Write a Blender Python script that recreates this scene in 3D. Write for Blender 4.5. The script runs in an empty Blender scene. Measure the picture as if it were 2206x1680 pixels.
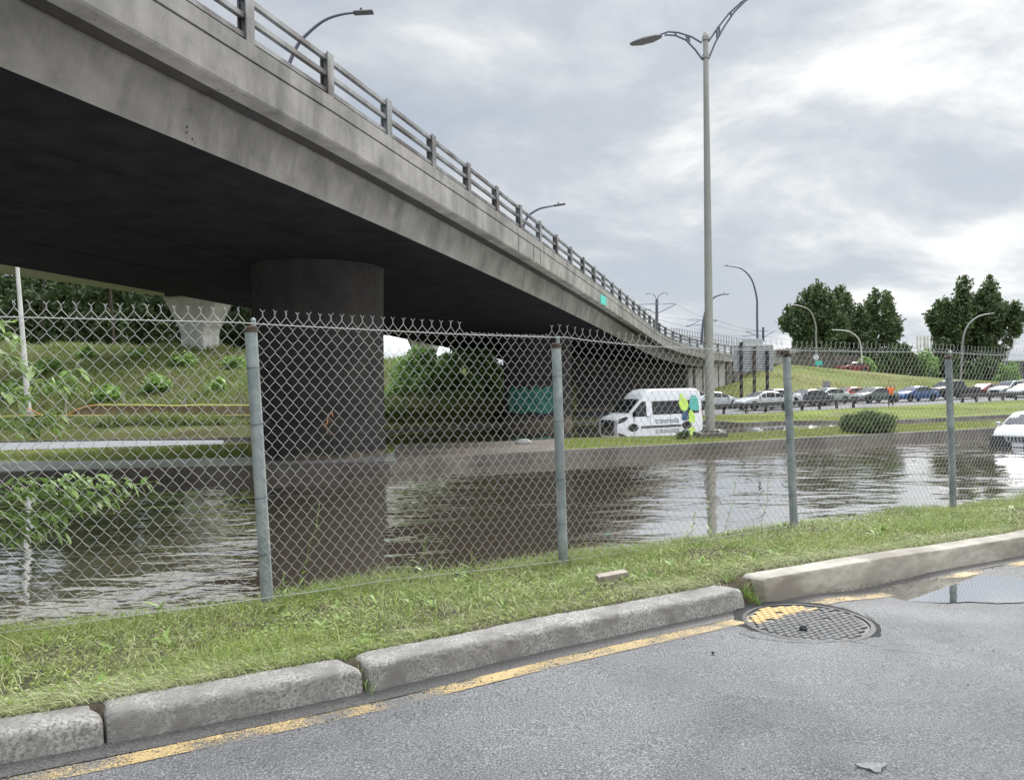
import bpy, bmesh, math, random
import numpy as np
from mathutils import Vector, Matrix
random.seed(7); rng = np.random.default_rng(11)
R = math.radians
S = bpy.context.scene
COL = S.collection
# ------------------------------------------------------------------ camera
FP = 1635.0; CX, CY = 1103.0, 840.0
H = 2.45
cam_d = bpy.data.cameras.new("camera"); cam = bpy.data.objects.new("camera", cam_d); COL.objects.link(cam)
cam_d.sensor_width = 36; cam_d.lens = FP/2206*36; cam_d.clip_start = .05; cam_d.clip_end = 3000
ROLL = R(-1.2); PITCH = R(90-.28)
CM = Matrix.Rotation(PITCH, 4, 'X') @ Matrix.Rotation(ROLL, 4, 'Z')
cam.matrix_world = Matrix.Translation((0, 0, H)) @ CM
S.camera = cam
C3 = CM.to_3x3(); CAM = Vector((0, 0, H))
def ray(px, py): return C3 @ Vector(((px-CX)/FP, (CY-py)/FP, -1))
def W(px, py, y):
    d = ray(px, py); return CAM + d*(y/d.y)
def G(px, py, z=0.0):
    d = ray(px, py); return CAM + d*((z-H)/d.z)
def VP(px, py, n, d0):
    d = ray(px, py); k = d0/(n[0]*d.x+n[1]*d.y); return CAM + d*k
# ------------------------------------------------------------------ materials
def newmat(name):
    m = bpy.data.materials.new(name); m.use_nodes = True
    nt = m.node_tree; b = nt.nodes['Principled BSDF']; return m, nt, b
def N(nt, t, **kw):
    n = nt.nodes.new(t)
    for k, v in kw.items():
        if k in n.inputs.keys(): n.inputs[k].default_value = v
        else: setattr(n, k, v)
    return n
def ramp(nt, fac, stops):
    r = nt.nodes.new('ShaderNodeValToRGB'); e = r.color_ramp.elements
    while len(e) < len(stops): e.new(.5)
    for q, (p, c) in zip(e, stops):
        q.position = p; q.color = (*c, 1) if len(c) == 3 else c
    nt.links.new(fac, r.inputs[0]); return r
def flat(name, col, rough=.6, metal=0, spec=.5, coat=0, emit=None):
    m, nt, b = newmat(name); b.inputs['Base Color'].default_value = (*col, 1)
    b.inputs['Roughness'].default_value = rough; b.inputs['Metallic'].default_value = metal
    b.inputs['Specular IOR Level'].default_value = spec; b.inputs['Coat Weight'].default_value = coat
    return m
def noisy(name, c1, c2, scale=3, rough=.85, bump=.2, bscale=40, c3=None, sc3=.6, stretch=(1, 1, 1), metal=0, bdist=.01, spec=.4, lo=.35, hi=.65, detail=8):
    m, nt, b = newmat(name); L = nt.links.new
    g = N(nt, 'ShaderNodeNewGeometry'); mp = N(nt, 'ShaderNodeMapping'); mp.inputs['Scale'].default_value = stretch
    L(g.outputs['Position'], mp.inputs[0])
    n1 = N(nt, 'ShaderNodeTexNoise', Scale=scale, Detail=detail, Roughness=.65); L(mp.outputs[0], n1.inputs[0])
    r = ramp(nt, n1.outputs[0], [(lo, c1), (hi, c2)]); out = r.outputs[0]
    if c3:
        n3 = N(nt, 'ShaderNodeTexNoise', Scale=sc3, Detail=6, Roughness=.6); L(mp.outputs[0], n3.inputs[0])
        r3 = ramp(nt, n3.outputs[0], [(.45, (0, 0, 0)), (.62, (1, 1, 1))])
        mx = N(nt, 'ShaderNodeMix', data_type='RGBA'); L(r3.outputs[0], mx.inputs[0]); L(out, mx.inputs[6]); mx.inputs[7].default_value = (*c3, 1); out = mx.outputs[2]
    L(out, b.inputs['Base Color']); b.inputs['Roughness'].default_value = rough; b.inputs['Metallic'].default_value = metal
    b.inputs['Specular IOR Level'].default_value = spec
    if bump:
        n2 = N(nt, 'ShaderNodeTexNoise', Scale=bscale, Detail=6, Roughness=.7); L(g.outputs['Position'], n2.inputs[0])
        bp = N(nt, 'ShaderNodeBump', Strength=bump, Distance=bdist); L(n2.outputs[0], bp.inputs['Height']); L(bp.outputs[0], b.inputs['Normal'])
    return m
def leafmat(name, cols, trans=.25, rough=.5, spec=.3, patch=None):
    m, nt, b = newmat(name); L = nt.links.new
    g = N(nt, 'ShaderNodeNewGeometry')
    st = [(i/(len(cols)-1), c) for i, c in enumerate(cols)]
    r = ramp(nt, g.outputs['Random Per Island'], st); out = r.outputs[0]
    if patch:
        n = N(nt, 'ShaderNodeTexNoise', Scale=patch[0], Detail=4); L(g.outputs['Position'], n.inputs[0])
        rr = ramp(nt, n.outputs[0], [(.42, (0, 0, 0)), (.64, (1, 1, 1))]); mx = N(nt, 'ShaderNodeMix', data_type='RGBA')
        ml = N(nt, 'ShaderNodeMath', operation='MULTIPLY'); L(rr.outputs[0], ml.inputs[0]); ml.inputs[1].default_value = patch[2]
        L(ml.outputs[0], mx.inputs[0]); L(out, mx.inputs[6]); mx.inputs[7].default_value = (*patch[1], 1); out = mx.outputs[2]
    L(out, b.inputs['Base Color']); b.inputs['Roughness'].default_value = rough; b.inputs['Specular IOR Level'].default_value = spec
    tr = N(nt, 'ShaderNodeBsdfTranslucent'); L(out, tr.inputs[0]); mix = N(nt, 'ShaderNodeMixShader'); mix.inputs[0].default_value = trans
    L(b.outputs[0], mix.inputs[1]); L(tr.outputs[0], mix.inputs[2]); L(mix.outputs[0], nt.nodes['Material Output'].inputs[0])
    return m
# ------------------------------------------------------------------ mesh helpers
def mesh_np(name, V, F, mat=None, parent=None, smooth=False):
    me = bpy.data.meshes.new(name); V = np.asarray(V, dtype=np.float32).reshape(-1, 3)
    if isinstance(F, np.ndarray):
        F = F.astype(np.int32); k = F.shape[1]
        me.vertices.add(len(V)); me.vertices.foreach_set('co', V.ravel())
        me.loops.add(F.size); me.loops.foreach_set('vertex_index', F.ravel())
        me.polygons.add(len(F)); me.polygons.foreach_set('loop_start', np.arange(0, F.size, k, dtype=np.int32))
        me.update(calc_edges=True); me.validate()
    else:
        me.from_pydata([tuple(v) for v in V], [], F)
    if smooth: me.polygons.foreach_set('use_smooth', np.ones(len(me.polygons), dtype=bool))
    if mat: me.materials.append(mat)
    o = bpy.data.objects.new(name, me); COL.objects.link(o)
    if parent: o.parent = parent
    return o
class MB:
    def __init__(s): s.v = []; s.f = []
    def add(s, v, f):
        b = len(s.v); s.v += [tuple(x) for x in v]; s.f += [tuple(i+b for i in q) for q in f]; return s
    def box(s, c, d, rz=0, M=None):
        x, y, z = d[0]/2, d[1]/2, d[2]/2
        p = [Vector((a*x, b*y, e*z)) for a in (-1, 1) for b in (-1, 1) for e in (-1, 1)]
        r = Matrix.Rotation(rz, 3, 'Z') if M is None else M
        p = [r @ q + Vector(c) for q in p]
        return s.add(p, [(0, 1, 3, 2), (4, 6, 7, 5), (0, 4, 5, 1), (2, 3, 7, 6), (0, 2, 6, 4), (1, 5, 7, 3)])
    def bar(s, a, b, w, h):
        a, b = Vector(a), Vector(b); t = (b-a); L = t.length; t.normalize()
        sd = t.cross(Vector((0, 0, 1)))
        if sd.length < 1e-4: sd = Vector((1, 0, 0))
        sd.normalize(); up = sd.cross(t)
        M = Matrix((t, sd, up)).transposed(); return s.box((a+b)/2, (L, w, h), M=M)
    def tube(s, pts, r, n=8, caps=True):
        pts = [Vector(p) for p in pts]; rs = r if isinstance(r, (list, tuple)) else [r]*len(pts)
        ring = []; prev = None
        for i, p in enumerate(pts):
            t = (pts[min(i+1, len(pts)-1)]-pts[max(i-1, 0)]).normalized()
            if prev is None:
                u = t.cross(Vector((0, 0, 1)));
                if u.length < 1e-3: u = t.cross(Vector((0, 1, 0)))
            else: u = prev - t*prev.dot(t)
            u.normalize(); prev = u; w = t.cross(u)
            ring += [p + (u*math.cos(2*math.pi*k/n)+w*math.sin(2*math.pi*k/n))*rs[i] for k in range(n)]
        f = [(i*n+k, i*n+(k+1) % n, (i+1)*n+(k+1) % n, (i+1)*n+k) for i in range(len(pts)-1) for k in range(n)]
        if caps: f += [tuple(range(n))[::-1], tuple((len(pts)-1)*n+k for k in range(n))]
        return s.add(ring, f)
    def lathe(s, prof, c=(0, 0, 0), n=24, sx=1, sy=1, rz=0):
        c = Vector(c); v = []
        for r, z in prof:
            for k in range(n):
                a = 2*math.pi*k/n; q = Vector((r*math.cos(a)*sx, r*math.sin(a)*sy, z)); q.rotate(Matrix.Rotation(rz, 3, 'Z')); v.append(q+c)
        m = len(prof)
        f = [(i*n+k, i*n+(k+1) % n, (i+1)*n+(k+1) % n, (i+1)*n+k) for i in range(m-1) for k in range(n)]
        f += [tuple(range(n))[::-1], tuple((m-1)*n+k for k in range(n))]
        return s.add(v, f)
    def prism(s, pts, off):
        n = len(pts); p = [Vector(q) for q in pts]; o = Vector(off)
        return s.add(p+[q+o for q in p], [tuple(range(n))[::-1], tuple(range(n, 2*n))]+[(i, (i+1) % n, n+(i+1) % n, n+i) for i in range(n)])
    def build(s, name, mat=None, parent=None, smooth=False, bevel=0, seg=2):
        me = bpy.data.meshes.new(name); me.from_pydata(s.v, [], s.f)
        bm = bmesh.new(); bm.from_mesh(me); bmesh.ops.recalc_face_normals(bm, faces=bm.faces); bm.to_mesh(me); bm.free()
        if smooth:
            me.polygons.foreach_set('use_smooth', [True]*len(me.polygons)); me.set_sharp_from_angle(angle=R(40))
        if mat: me.materials.append(mat)
        o = bpy.data.objects.new(name, me); COL.objects.link(o)
        if parent: o.parent = parent
        if bevel:
            b = o.modifiers.new('bevel', 'BEVEL'); b.width = bevel; b.segments = seg; b.limit_method = 'ANGLE'
        return o
def tag(o, label=None, cat=None, group=None, kind=None):
    for k, v in (('label', label), ('category', cat), ('group', group), ('kind', kind)):
        if v: o[k] = v
    return o
def empty(name, loc, rz=0, **kw):
    o = bpy.data.objects.new(name, None); o.location = loc; o.rotation_euler = (0, 0, rz); COL.objects.link(o); o.empty_display_size = .1
    return tag(o, **kw)
def structure(o): o['kind'] = 'structure'; return o
def grid_faces(nu, nv):
    i = np.arange(nu-1)[:, None]*nv + np.arange(nv-1)[None, :]
    return np.stack([i, i+nv, i+nv+1, i+1], -1).reshape(-1, 4)
def fbm(x, y, sc, seed=0, oc=4):
    r = np.random.default_rng(seed); out = 0; a = 1; tot = 0
    for o in range(oc):
        for _ in range(4):
            th = r.uniform(0, 6.28); k = sc*2**o*r.uniform(.7, 1.3); ph = r.uniform(0, 6.28)
            out = out + a*np.sin((x*math.cos(th)+y*math.sin(th))*k+ph); tot += a
        a *= .55
    return out/tot*2
# kerb / fence frame: u runs along the kerb (to the right, away), n points away from the camera
TH = R(59.4); U = np.array([math.sin(TH), math.cos(TH)]); NN = np.array([-math.cos(TH), math.sin(TH)])
def tn(t, d): return U[0]*t+NN[0]*d, U[1]*t+NN[1]*d
def tof(p): return p.x*U[0]+p.y*U[1]
DK, DF = 3.05, 4.79
# gutter heights
gp = [VP(px, py, NN, DK) for px, py in [(0, 1648), (230, 1605), (800, 1492), (1200, 1398), (1600, 1312), (1800, 1270), (2000, 1234), (2206, 1197)]]
GT = [tof(p) for p in gp]; GZ = [p.z for p in gp]
GT = [GT[0]-8, GT[0]-3] + GT + [GT[-1]+6, GT[-1]+30]; GZ = [GZ[0]+.05, GZ[0]+.03] + GZ + [GZ[-1]-.02, GZ[-1]]
PUD_Z = None
def gz(t):
    return np.interp(t, GT, GZ)
def road_z(t, n):      # n = metres from the gutter towards the camera
    return gz(t) + .018*np.minimum(n, 8)
fp = [VP(px, py, NN, DF) for px, py in [(0, 1375), (575, 1300), (1213, 1212), (1710, 1132), (2053, 1098), (2206, 1080)]]
FT = [tof(p) for p in fp]; FZ = [p.z for p in fp]
FT = [FT[0]-8] + FT + [FT[-1]+6, FT[-1]+30]; FZ = [FZ[0]] + FZ + [FZ[-1]-.05, FZ[-1]-.05]
def kerb_h(t): return np.interp(t, [-9, 3.3, 3.45, 30], [.10, .115, .145, .15])
def verge_z(t, d):
    zk = gz(t)+kerb_h(t)-.012; zf = np.interp(t, FT, FZ)-.03
    w = np.clip((d-3.2)/(DF-3.2), 0, 1); z = zk*(1-w)+zf*w + .02*fbm(t, d, 3, 5)*np.clip((d-3.15)*4, 0, 1)
    z = np.where(d > 5.0, z-(d-5.0)*.62, z)
    return z
# ------------------------------------------------------------------ materials in use
M = {}
def concrete(name, c1, c2, dark, streak=True, scale=1.2, bump=.35):
    m, nt, b = newmat(name); L = nt.links.new
    g = N(nt, 'ShaderNodeNewGeometry')
    n1 = N(nt, 'ShaderNodeTexNoise', Scale=scale, Detail=9, Roughness=.62); L(g.outputs['Position'], n1.inputs[0])
    r1 = ramp(nt, n1.outputs[0], [(.32, c1), (.66, c2)])
    mp = N(nt, 'ShaderNodeMapping'); mp.inputs['Scale'].default_value = (1.6, 1.6, .22) if streak else (1, 1, 1); L(g.outputs['Position'], mp.inputs[0])
    n2 = N(nt, 'ShaderNodeTexNoise', Scale=.9, Detail=7, Roughness=.6, Distortion=.3); L(mp.outputs[0], n2.inputs[0])
    r2 = ramp(nt, n2.outputs[0], [(.47, (0, 0, 0)), (.68, (1, 1, 1))])
    ml = N(nt, 'ShaderNodeMath', operation='MULTIPLY'); L(r2.outputs[0], ml.inputs[0]); ml.inputs[1].default_value = .5
    mx = N(nt, 'ShaderNodeMix', data_type='RGBA'); L(ml.outputs[0], mx.inputs[0]); L(r1.outputs[0], mx.inputs[6]); mx.inputs[7].default_value = (*dark, 1)
    # pin holes
    v = N(nt, 'ShaderNodeTexVoronoi', Scale=7.0); L(g.outputs['Position'], v.inputs['Vector'])
    n4 = N(nt, 'ShaderNodeTexNoise', Scale=.8, Detail=2); L(g.outputs['Position'], n4.inputs[0])
    r4 = ramp(nt, n4.outputs[0], [(.5, (0, 0, 0)), (.7, (.16, .16, .16))]); lt = N(nt, 'ShaderNodeMath', operation='LESS_THAN'); L(v.outputs['Distance'], lt.inputs[0]); L(r4.outputs[0], lt.inputs[1])
    m2 = N(nt, 'ShaderNodeMix', data_type='RGBA'); L(lt.outputs[0], m2.inputs[0]); L(mx.outputs[2], m2.inputs[6]); m2.inputs[7].default_value = (dark[0]*.4, dark[1]*.4, dark[2]*.4, 1)
    L(m2.outputs[2], b.inputs['Base Color']); b.inputs['Roughness'].default_value = .9; b.inputs['Specular IOR Level'].default_value = .05 if 'soffit' in name else .25
    n3 = N(nt, 'ShaderNodeTexNoise', Scale=18, Detail=8, Roughness=.7); L(g.outputs['Position'], n3.inputs[0])
    bp = N(nt, 'ShaderNodeBump', Strength=bump, Distance=.02); L(n3.outputs[0], bp.inputs['Height']); L(bp.outputs[0], b.inputs['Normal'])
    return m
M['conc'] = concrete('bridge concrete', (.19, .183, .17), (.33, .315, .29), (.075, .072, .068))
M['concd'] = concrete('soffit concrete', (.012, .012, .0135), (.022, .0215, .023), (.008, .008, .009))  # shade under the deck put into the colour, far darker than real concrete
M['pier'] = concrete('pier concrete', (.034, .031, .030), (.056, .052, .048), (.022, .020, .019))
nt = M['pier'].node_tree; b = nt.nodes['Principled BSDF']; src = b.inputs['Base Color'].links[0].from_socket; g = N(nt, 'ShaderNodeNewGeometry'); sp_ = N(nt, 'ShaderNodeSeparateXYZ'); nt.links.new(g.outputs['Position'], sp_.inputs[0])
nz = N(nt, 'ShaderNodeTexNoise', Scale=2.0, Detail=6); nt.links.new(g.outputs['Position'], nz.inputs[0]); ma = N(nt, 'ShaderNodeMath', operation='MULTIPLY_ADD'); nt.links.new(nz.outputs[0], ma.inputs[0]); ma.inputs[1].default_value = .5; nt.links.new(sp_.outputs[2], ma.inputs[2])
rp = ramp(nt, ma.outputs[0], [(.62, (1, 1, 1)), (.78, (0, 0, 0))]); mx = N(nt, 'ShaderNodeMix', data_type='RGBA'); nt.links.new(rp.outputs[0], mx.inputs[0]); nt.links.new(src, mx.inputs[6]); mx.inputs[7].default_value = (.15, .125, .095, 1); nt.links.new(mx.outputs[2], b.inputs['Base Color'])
M['concl'] = concrete('pale concrete', (.33, .32, .30), (.46, .45, .42), (.18, .172, .16))
M['kerb'] = noisy('old kerb concrete', (.20, .19, .172), (.68, .65, .60), scale=85, rough=.95, bump=1.0, bscale=230, c3=(.34, .32, .295), sc3=5, bdist=.02, lo=.34, hi=.60)
M['kerbn'] = noisy('new kerb concrete', (.31, .285, .24), (.45, .42, .36), scale=9, rough=.9, bump=.35, bscale=130, c3=(.22, .198, .165), sc3=1.3, stretch=(1, 1, 3), bdist=.006)
M['slab'] = noisy('silty slab', (.115, .092, .072), (.20, .17, .14), scale=2.5, rough=.6, bump=.2, bscale=20, c3=(.10, .085, .07), sc3=.5)
M['wetpave'] = noisy('wet pavement', (.22, .22, .225), (.32, .32, .32), scale=1.2, rough=.28, bump=.05, bscale=60, c3=(.17, .17, .17), sc3=.4, spec=.9)
M['drypave'] = noisy('far road', (.19, .19, .19), (.25, .25, .25), scale=1.2, rough=.6, bump=.1, bscale=60)
M['guard'] = noisy('weathered guard rail', (.035, .035, .035), (.08, .078, .075), scale=3, rough=.7)
M['gutter'] = noisy('wet gutter', (.02, .02, .02), (.12, .115, .108), scale=110, rough=.42, bump=.2, bscale=90)
M['qroad'] = flat('queue road', (.05, .05, .055), .7)
M['kerbwall'] = noisy('median kerb', (.095, .084, .07), (.155, .14, .12), scale=1.6, rough=.85, bump=.3, bscale=25, c3=(.07, .06, .05), sc3=.5)
M['soil'] = noisy('soil', (.035, .028, .02), (.09, .07, .045), scale=14, rough=1, bump=.6, bscale=60, bdist=.03)
M['turf'] = noisy('turf', (.13, .17, .035), (.23, .28, .06), scale=1.8, rough=1, bump=1, bscale=22, bdist=.06, c3=(.16, .155, .075), sc3=.35, spec=.1)
M['hill'] = noisy('mown hill', (.11, .135, .04), (.17, .19, .06), scale=.55, rough=1, bump=.8, bscale=9, bdist=.1, c3=(.19, .185, .075), sc3=.09, stretch=(.5, .5, 2.4), spec=.1)
M['bankg'] = noisy('bank growth', (.09, .12, .045), (.19, .20, .08), scale=.5, rough=1, bump=1, bscale=6, bdist=.3, c3=(.10, .085, .045), sc3=.16, spec=.1)
M['galv'] = noisy('galvanised post', (.22, .25, .25), (.36, .39, .385), scale=9, rough=.55, bump=.1, bscale=60, c3=(.17, .205, .20), sc3=2.5, metal=.25)
M['wire'] = flat('galvanised wire', (.38, .38, .36), .5, .3)
M['rust'] = noisy('rusty iron', (.045, .032, .026), (.11, .075, .055), scale=30, rough=.9, bump=.3)
M['rail'] = noisy('rail metal', (.16, .165, .165), (.27, .275, .275), scale=2, rough=.55, metal=.4, bump=.1, c3=(.09, .08, .075), sc3=.8)
M['polem'] = noisy('lamp pole', (.22, .215, .19), (.30, .295, .265), scale=1, rough=.5, metal=.2, bump=.05, stretch=(1, 1, .3))
M['armm'] = flat('lamp arm steel', (.12, .12, .15), .45, .5)
M['headm'] = flat('lamp head', (.10, .10, .10), .5, .3)
M['polel'] = noisy('pale pole', (.5, .49, .46), (.62, .61, .58), scale=1, rough=.5, bump=0)
M['dark'] = flat('black plastic', (.015, .015, .017), .5)
M['black'] = flat('black rubber', (.012, .012, .012), .85)
M['glass'] = flat('car glass', (.012, .014, .016), .05, 0, .45, 0)
M['white'] = flat('white paint', (.60, .61, .625), .3, 0, .4, .3)
M['silver'] = flat('silver paint', (.36, .38, .40), .3, .4, .4, .3)
M['chrome'] = flat('chrome', (.6, .6, .62), .15, 1)
M['red_l'] = flat('tail lamp red', (.35, .015, .012), .3, 0, .5, .5)
M['amber'] = flat('amber', (.7, .25, .03), .3)
M['lamp_l'] = flat('headlamp lens', (.45, .48, .5), .1, .2, .8, .8)
M['bark'] = noisy('bark', (.035, .028, .022), (.08, .065, .05), scale=6, rough=1, bump=.8, stretch=(1, 1, .3), bdist=.05)
M['signback'] = flat('sign back aluminium', (.48, .49, .50), .5, .3)
M['orange'] = flat('hi vis orange', (.85, .16, .03), .8)
M['skin'] = flat('skin', (.35, .2, .14), .6)
M['trous'] = flat('dark trousers', (.02, .035, .03), .9)
M['hair'] = flat('dark hair', (.02, .015, .01), .8)
M['yellowpipe'] = flat('yellow tape', (.60, .50, .16), .6)
M['orangetape'] = flat('orange tape', (.50, .24, .10), .6)
M['teal'] = noisy('teal sign', (.05, .42, .33), (.10, .55, .45), scale=4, rough=.6, bump=0)
def asphalt():
    m, nt, b = newmat('wet asphalt'); L = nt.links.new
    g = N(nt, 'ShaderNodeNewGeometry')
    v = N(nt, 'ShaderNodeTexVoronoi', Scale=85.0); L(g.outputs['Position'], v.inputs['Vector'])
    n1 = N(nt, 'ShaderNodeTexNoise', Scale=150, Detail=5, Roughness=.8); L(g.outputs['Position'], n1.inputs[0])
    r1 = ramp(nt, n1.outputs[0], [(.38, (.03, .03, .031)), (.50, (.11, .11, .112)), (.63, (.40, .40, .405))])
    n2 = N(nt, 'ShaderNodeTexNoise', Scale=1.1, Detail=7, Roughness=.65, Distortion=.4); L(g.outputs['Position'], n2.inputs[0])
    r2 = ramp(nt, n2.outputs[0], [(.38, (.80, .80, .80)), (.62, (1.12, 1.12, 1.12))])
    mx = N(nt, 'ShaderNodeMix', data_type='RGBA', blend_type='MULTIPLY'); mx.inputs[0].default_value = 1; L(r1.outputs[0], mx.inputs[6]); L(r2.outputs[0], mx.inputs[7])
    L(mx.outputs[2], b.inputs['Base Color'])
    rr = ramp(nt, n2.outputs[0], [(.35, (.26, .26, .26)), (.65, (.38, .38, .38))]); L(rr.outputs[0], b.inputs['Roughness'])
    b.inputs['Specular IOR Level'].default_value = .9
    ad = N(nt, 'ShaderNodeMath', operation='ADD'); L(v.outputs['Distance'], ad.inputs[0]); L(n1.outputs[0], ad.inputs[1])
    bp = N(nt, 'ShaderNodeBump', Strength=.9, Distance=.009); L(ad.outputs[0], bp.inputs['Height']); L(bp.outputs[0], b.inputs['Normal'])
    return m
M['asphalt'] = asphalt()
def yellowline():
    m, nt, b = newmat('worn yellow line'); L = nt.links.new
    g = N(nt, 'ShaderNodeNewGeometry')
    n1 = N(nt, 'ShaderNodeTexNoise', Scale=150, Detail=6, Roughness=.8); L(g.outputs['Position'], n1.inputs[0])
    n2 = N(nt, 'ShaderNodeTexNoise', Scale=2.2, Detail=4, Roughness=.6); L(g.outputs['Position'], n2.inputs[0])
    a = N(nt, 'ShaderNodeMath', operation='MULTIPLY_ADD'); L(n2.outputs[0], a.inputs[0]); a.inputs[1].default_value = .75; L(n1.outputs[0], a.inputs[2])
    r = ramp(nt, a.outputs[0], [(.84, (0, 0, 0)), (.93, (1, 1, 1))])
    c = ramp(nt, n1.outputs[0], [(.35, (.24, .16, .07)), (.65, (.56, .41, .18))]); L(c.outputs[0], b.inputs['Base Color']); b.inputs['Roughness'].default_value = .5
    bp = N(nt, 'ShaderNodeBump', Strength=.5, Distance=.004); L(n1.outputs[0], bp.inputs['Height']); L(bp.outputs[0], b.inputs['Normal'])
    t = N(nt, 'ShaderNodeBsdfTransparent'); mx = N(nt, 'ShaderNodeMixShader'); L(r.outputs[0], mx.inputs[0]); L(t.outputs[0], mx.inputs[1]); L(b.outputs[0], mx.inputs[2])
    L(mx.outputs[0], nt.nodes['Material Output'].inputs[0]); return m
M['yellow'] = yellowline()
def water(name, ripple, rscale, base=(.115, .092, .066), ang=20, rough=.03, ior=3.4, floor=.60):
    m, nt, b = newmat(name); L = nt.links.new
    g = N(nt, 'ShaderNodeNewGeometry'); mp = N(nt, 'ShaderNodeMapping'); mp.inputs['Scale'].default_value = (.62, 1.15, 1); mp.inputs['Rotation'].default_value = (0, 0, R(ang)); L(g.outputs['Position'], mp.inputs[0])
    hs = []
    for sc, wt, dt in ((rscale, 1.0, 2), (rscale*2.6, .34, 2), (rscale*6.5, .07, 2)):
        n = N(nt, 'ShaderNodeTexNoise', Scale=sc, Detail=dt, Roughness=.5, Distortion=.5); L(mp.outputs[0], n.inputs[0])
        q = N(nt, 'ShaderNodeMath', operation='MULTIPLY'); q.inputs[1].default_value = wt; L(n.outputs[0], q.inputs[0]); hs.append(q)
    a = N(nt, 'ShaderNodeMath', operation='ADD'); L(hs[0].outputs[0], a.inputs[0]); L(hs[1].outputs[0], a.inputs[1])
    a2 = N(nt, 'ShaderNodeMath', operation='ADD'); L(a.outputs[0], a2.inputs[0]); L(hs[2].outputs[0], a2.inputs[1])
    # patches of calm and ruffled water
    n5 = N(nt, 'ShaderNodeTexNoise', Scale=.22, Detail=4, Roughness=.6); L(mp.outputs[0], n5.inputs[0]); r5 = ramp(nt, n5.outputs[0], [(.42, (.22, .22, .22)), (.60, (1, 1, 1))])
    st = N(nt, 'ShaderNodeMath', operation='MULTIPLY'); L(r5.outputs[0], st.inputs[0]); st.inputs[1].default_value = ripple
    bp = N(nt, 'ShaderNodeBump', Distance=.22); L(st.outputs[0], bp.inputs['Strength']); L(a2.outputs[0], bp.inputs['Height'])
    d = N(nt, 'ShaderNodeBsdfDiffuse'); d.inputs[0].default_value = (*base, 1)
    gl = N(nt, 'ShaderNodeBsdfAnisotropic'); gl.inputs['Roughness'].default_value = rough; gl.inputs[0].default_value = (1, 1, 1, 1); L(bp.outputs[0], gl.inputs['Normal'])
    fr0 = N(nt, 'ShaderNodeFresnel', IOR=ior); L(bp.outputs[0], fr0.inputs['Normal']); fr = N(nt, 'ShaderNodeMath', operation='MULTIPLY_ADD'); L(fr0.outputs[0], fr.inputs[0]); fr.inputs[1].default_value = 1-floor; fr.inputs[2].default_value = floor
    mx = N(nt, 'ShaderNodeMixShader'); L(fr.outputs[0], mx.inputs[0]); L(d.outputs[0], mx.inputs[1]); L(gl.outputs[0], mx.inputs[2])
    L(mx.outputs[0], nt.nodes['Material Output'].inputs[0]); nt.nodes.remove(b); return m
M['water'] = water('flood water', .28, .9)
M['waterc'] = water('calm flood water', .012, .8)
M['puddle'] = water('puddle water', .003, 2.0, base=(.05, .045, .038), rough=.005, ior=4.5, floor=.85)
M['grass'] = leafmat('grass blades', [(.10, .165, .028), (.18, .27, .048), (.27, .36, .08), (.42, .46, .19), (.20, .28, .06), (.48, .48, .27), (.12, .19, .032)], .4, .5, .15, patch=(2.0, (.36, .36, .13), .3))
M['weed'] = leafmat('weed leaves', [(.11, .18, .035), (.18, .28, .05), (.26, .37, .09), (.36, .45, .17)], .3, .4, .5)
M['straw'] = leafmat('flattened straw', [(.36, .36, .19), (.50, .50, .30), (.24, .28, .10), (.34, .39, .16), (.10, .11, .05)], .2, .6, .3)
M['fargrass'] = leafmat('far grass', [(.15, .19, .035), (.23, .27, .055), (.29, .32, .09), (.17, .20, .05)], .3, .7, .2, patch=(.5, (.24, .22, .11), .5))
M['bankleaf'] = leafmat('bank weeds', [(.12, .18, .05), (.19, .25, .075), (.25, .30, .10), (.31, .32, .14)], .3, .7, .2, patch=(.25, (.22, .20, .11), .6))
M['woods'] = leafmat('woodland leaves', [(.03, .05, .02), (.05, .075, .026), (.07, .10, .035)], .25, .6, .2)
M['poplar'] = leafmat('poplar leaves', [(.06, .095, .038), (.09, .13, .05), (.13, .175, .07), (.07, .10, .045)], .25, .55, .3)
M['bushl'] = leafmat('bright bush leaves', [(.18, .30, .08), (.27, .42, .12), (.36, .50, .18)], .3, .5, .3)
M['bushd'] = leafmat('dark bush leaves', [(.045, .075, .025), (.08, .12, .035), (.13, .17, .055)], .25, .6, .2)
M['sapl'] = leafmat('sapling leaves', [(.13, .21, .05), (.20, .31, .08), (.30, .42, .14), (.40, .50, .24)], .4, .4, .4)
M['viad'] = concrete('viaduct concrete', (.55, .54, .52), (.68, .67, .64), (.40, .39, .37))
M['tent'] = flat('white tent fabric', (.85, .86, .88), .6)
# ------------------------------------------------------------------ world
w = bpy.data.worlds.new("World"); S.world = w; w.use_nodes = True; nt = w.node_tree; L = nt.links.new
bg = nt.nodes['Background']; out = nt.nodes['World Output']
SUN_EL, SUN_AZ = R(38), R(28)      # azimuth clockwise from +Y (ahead) towards +X (right)
sky = N(nt, 'ShaderNodeTexSky', sky_type='NISHITA'); sky.sun_disc = False; sky.sun_elevation = SUN_EL; sky.sun_rotation = SUN_AZ
L(sky.outputs[0], bg.inputs[0]); bg.inputs[1].default_value = .10
tc = N(nt, 'ShaderNodeTexCoord'); sx = N(nt, 'ShaderNodeSeparateXYZ'); L(tc.outputs['Generated'], sx.inputs[0])
def mth(op, a, b=None, c=None):
    n = N(nt, 'ShaderNodeMath', operation=op)
    for i, q in enumerate((a, b, c)):
        if q is None: continue
        if isinstance(q, (int, float)): n.inputs[i].default_value = q
        else: L(q, n.inputs[i])
    return n.outputs[0]
zz = mth('MAXIMUM', sx.outputs[2], 0.0); zd = mth('ADD', zz, .42)
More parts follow.
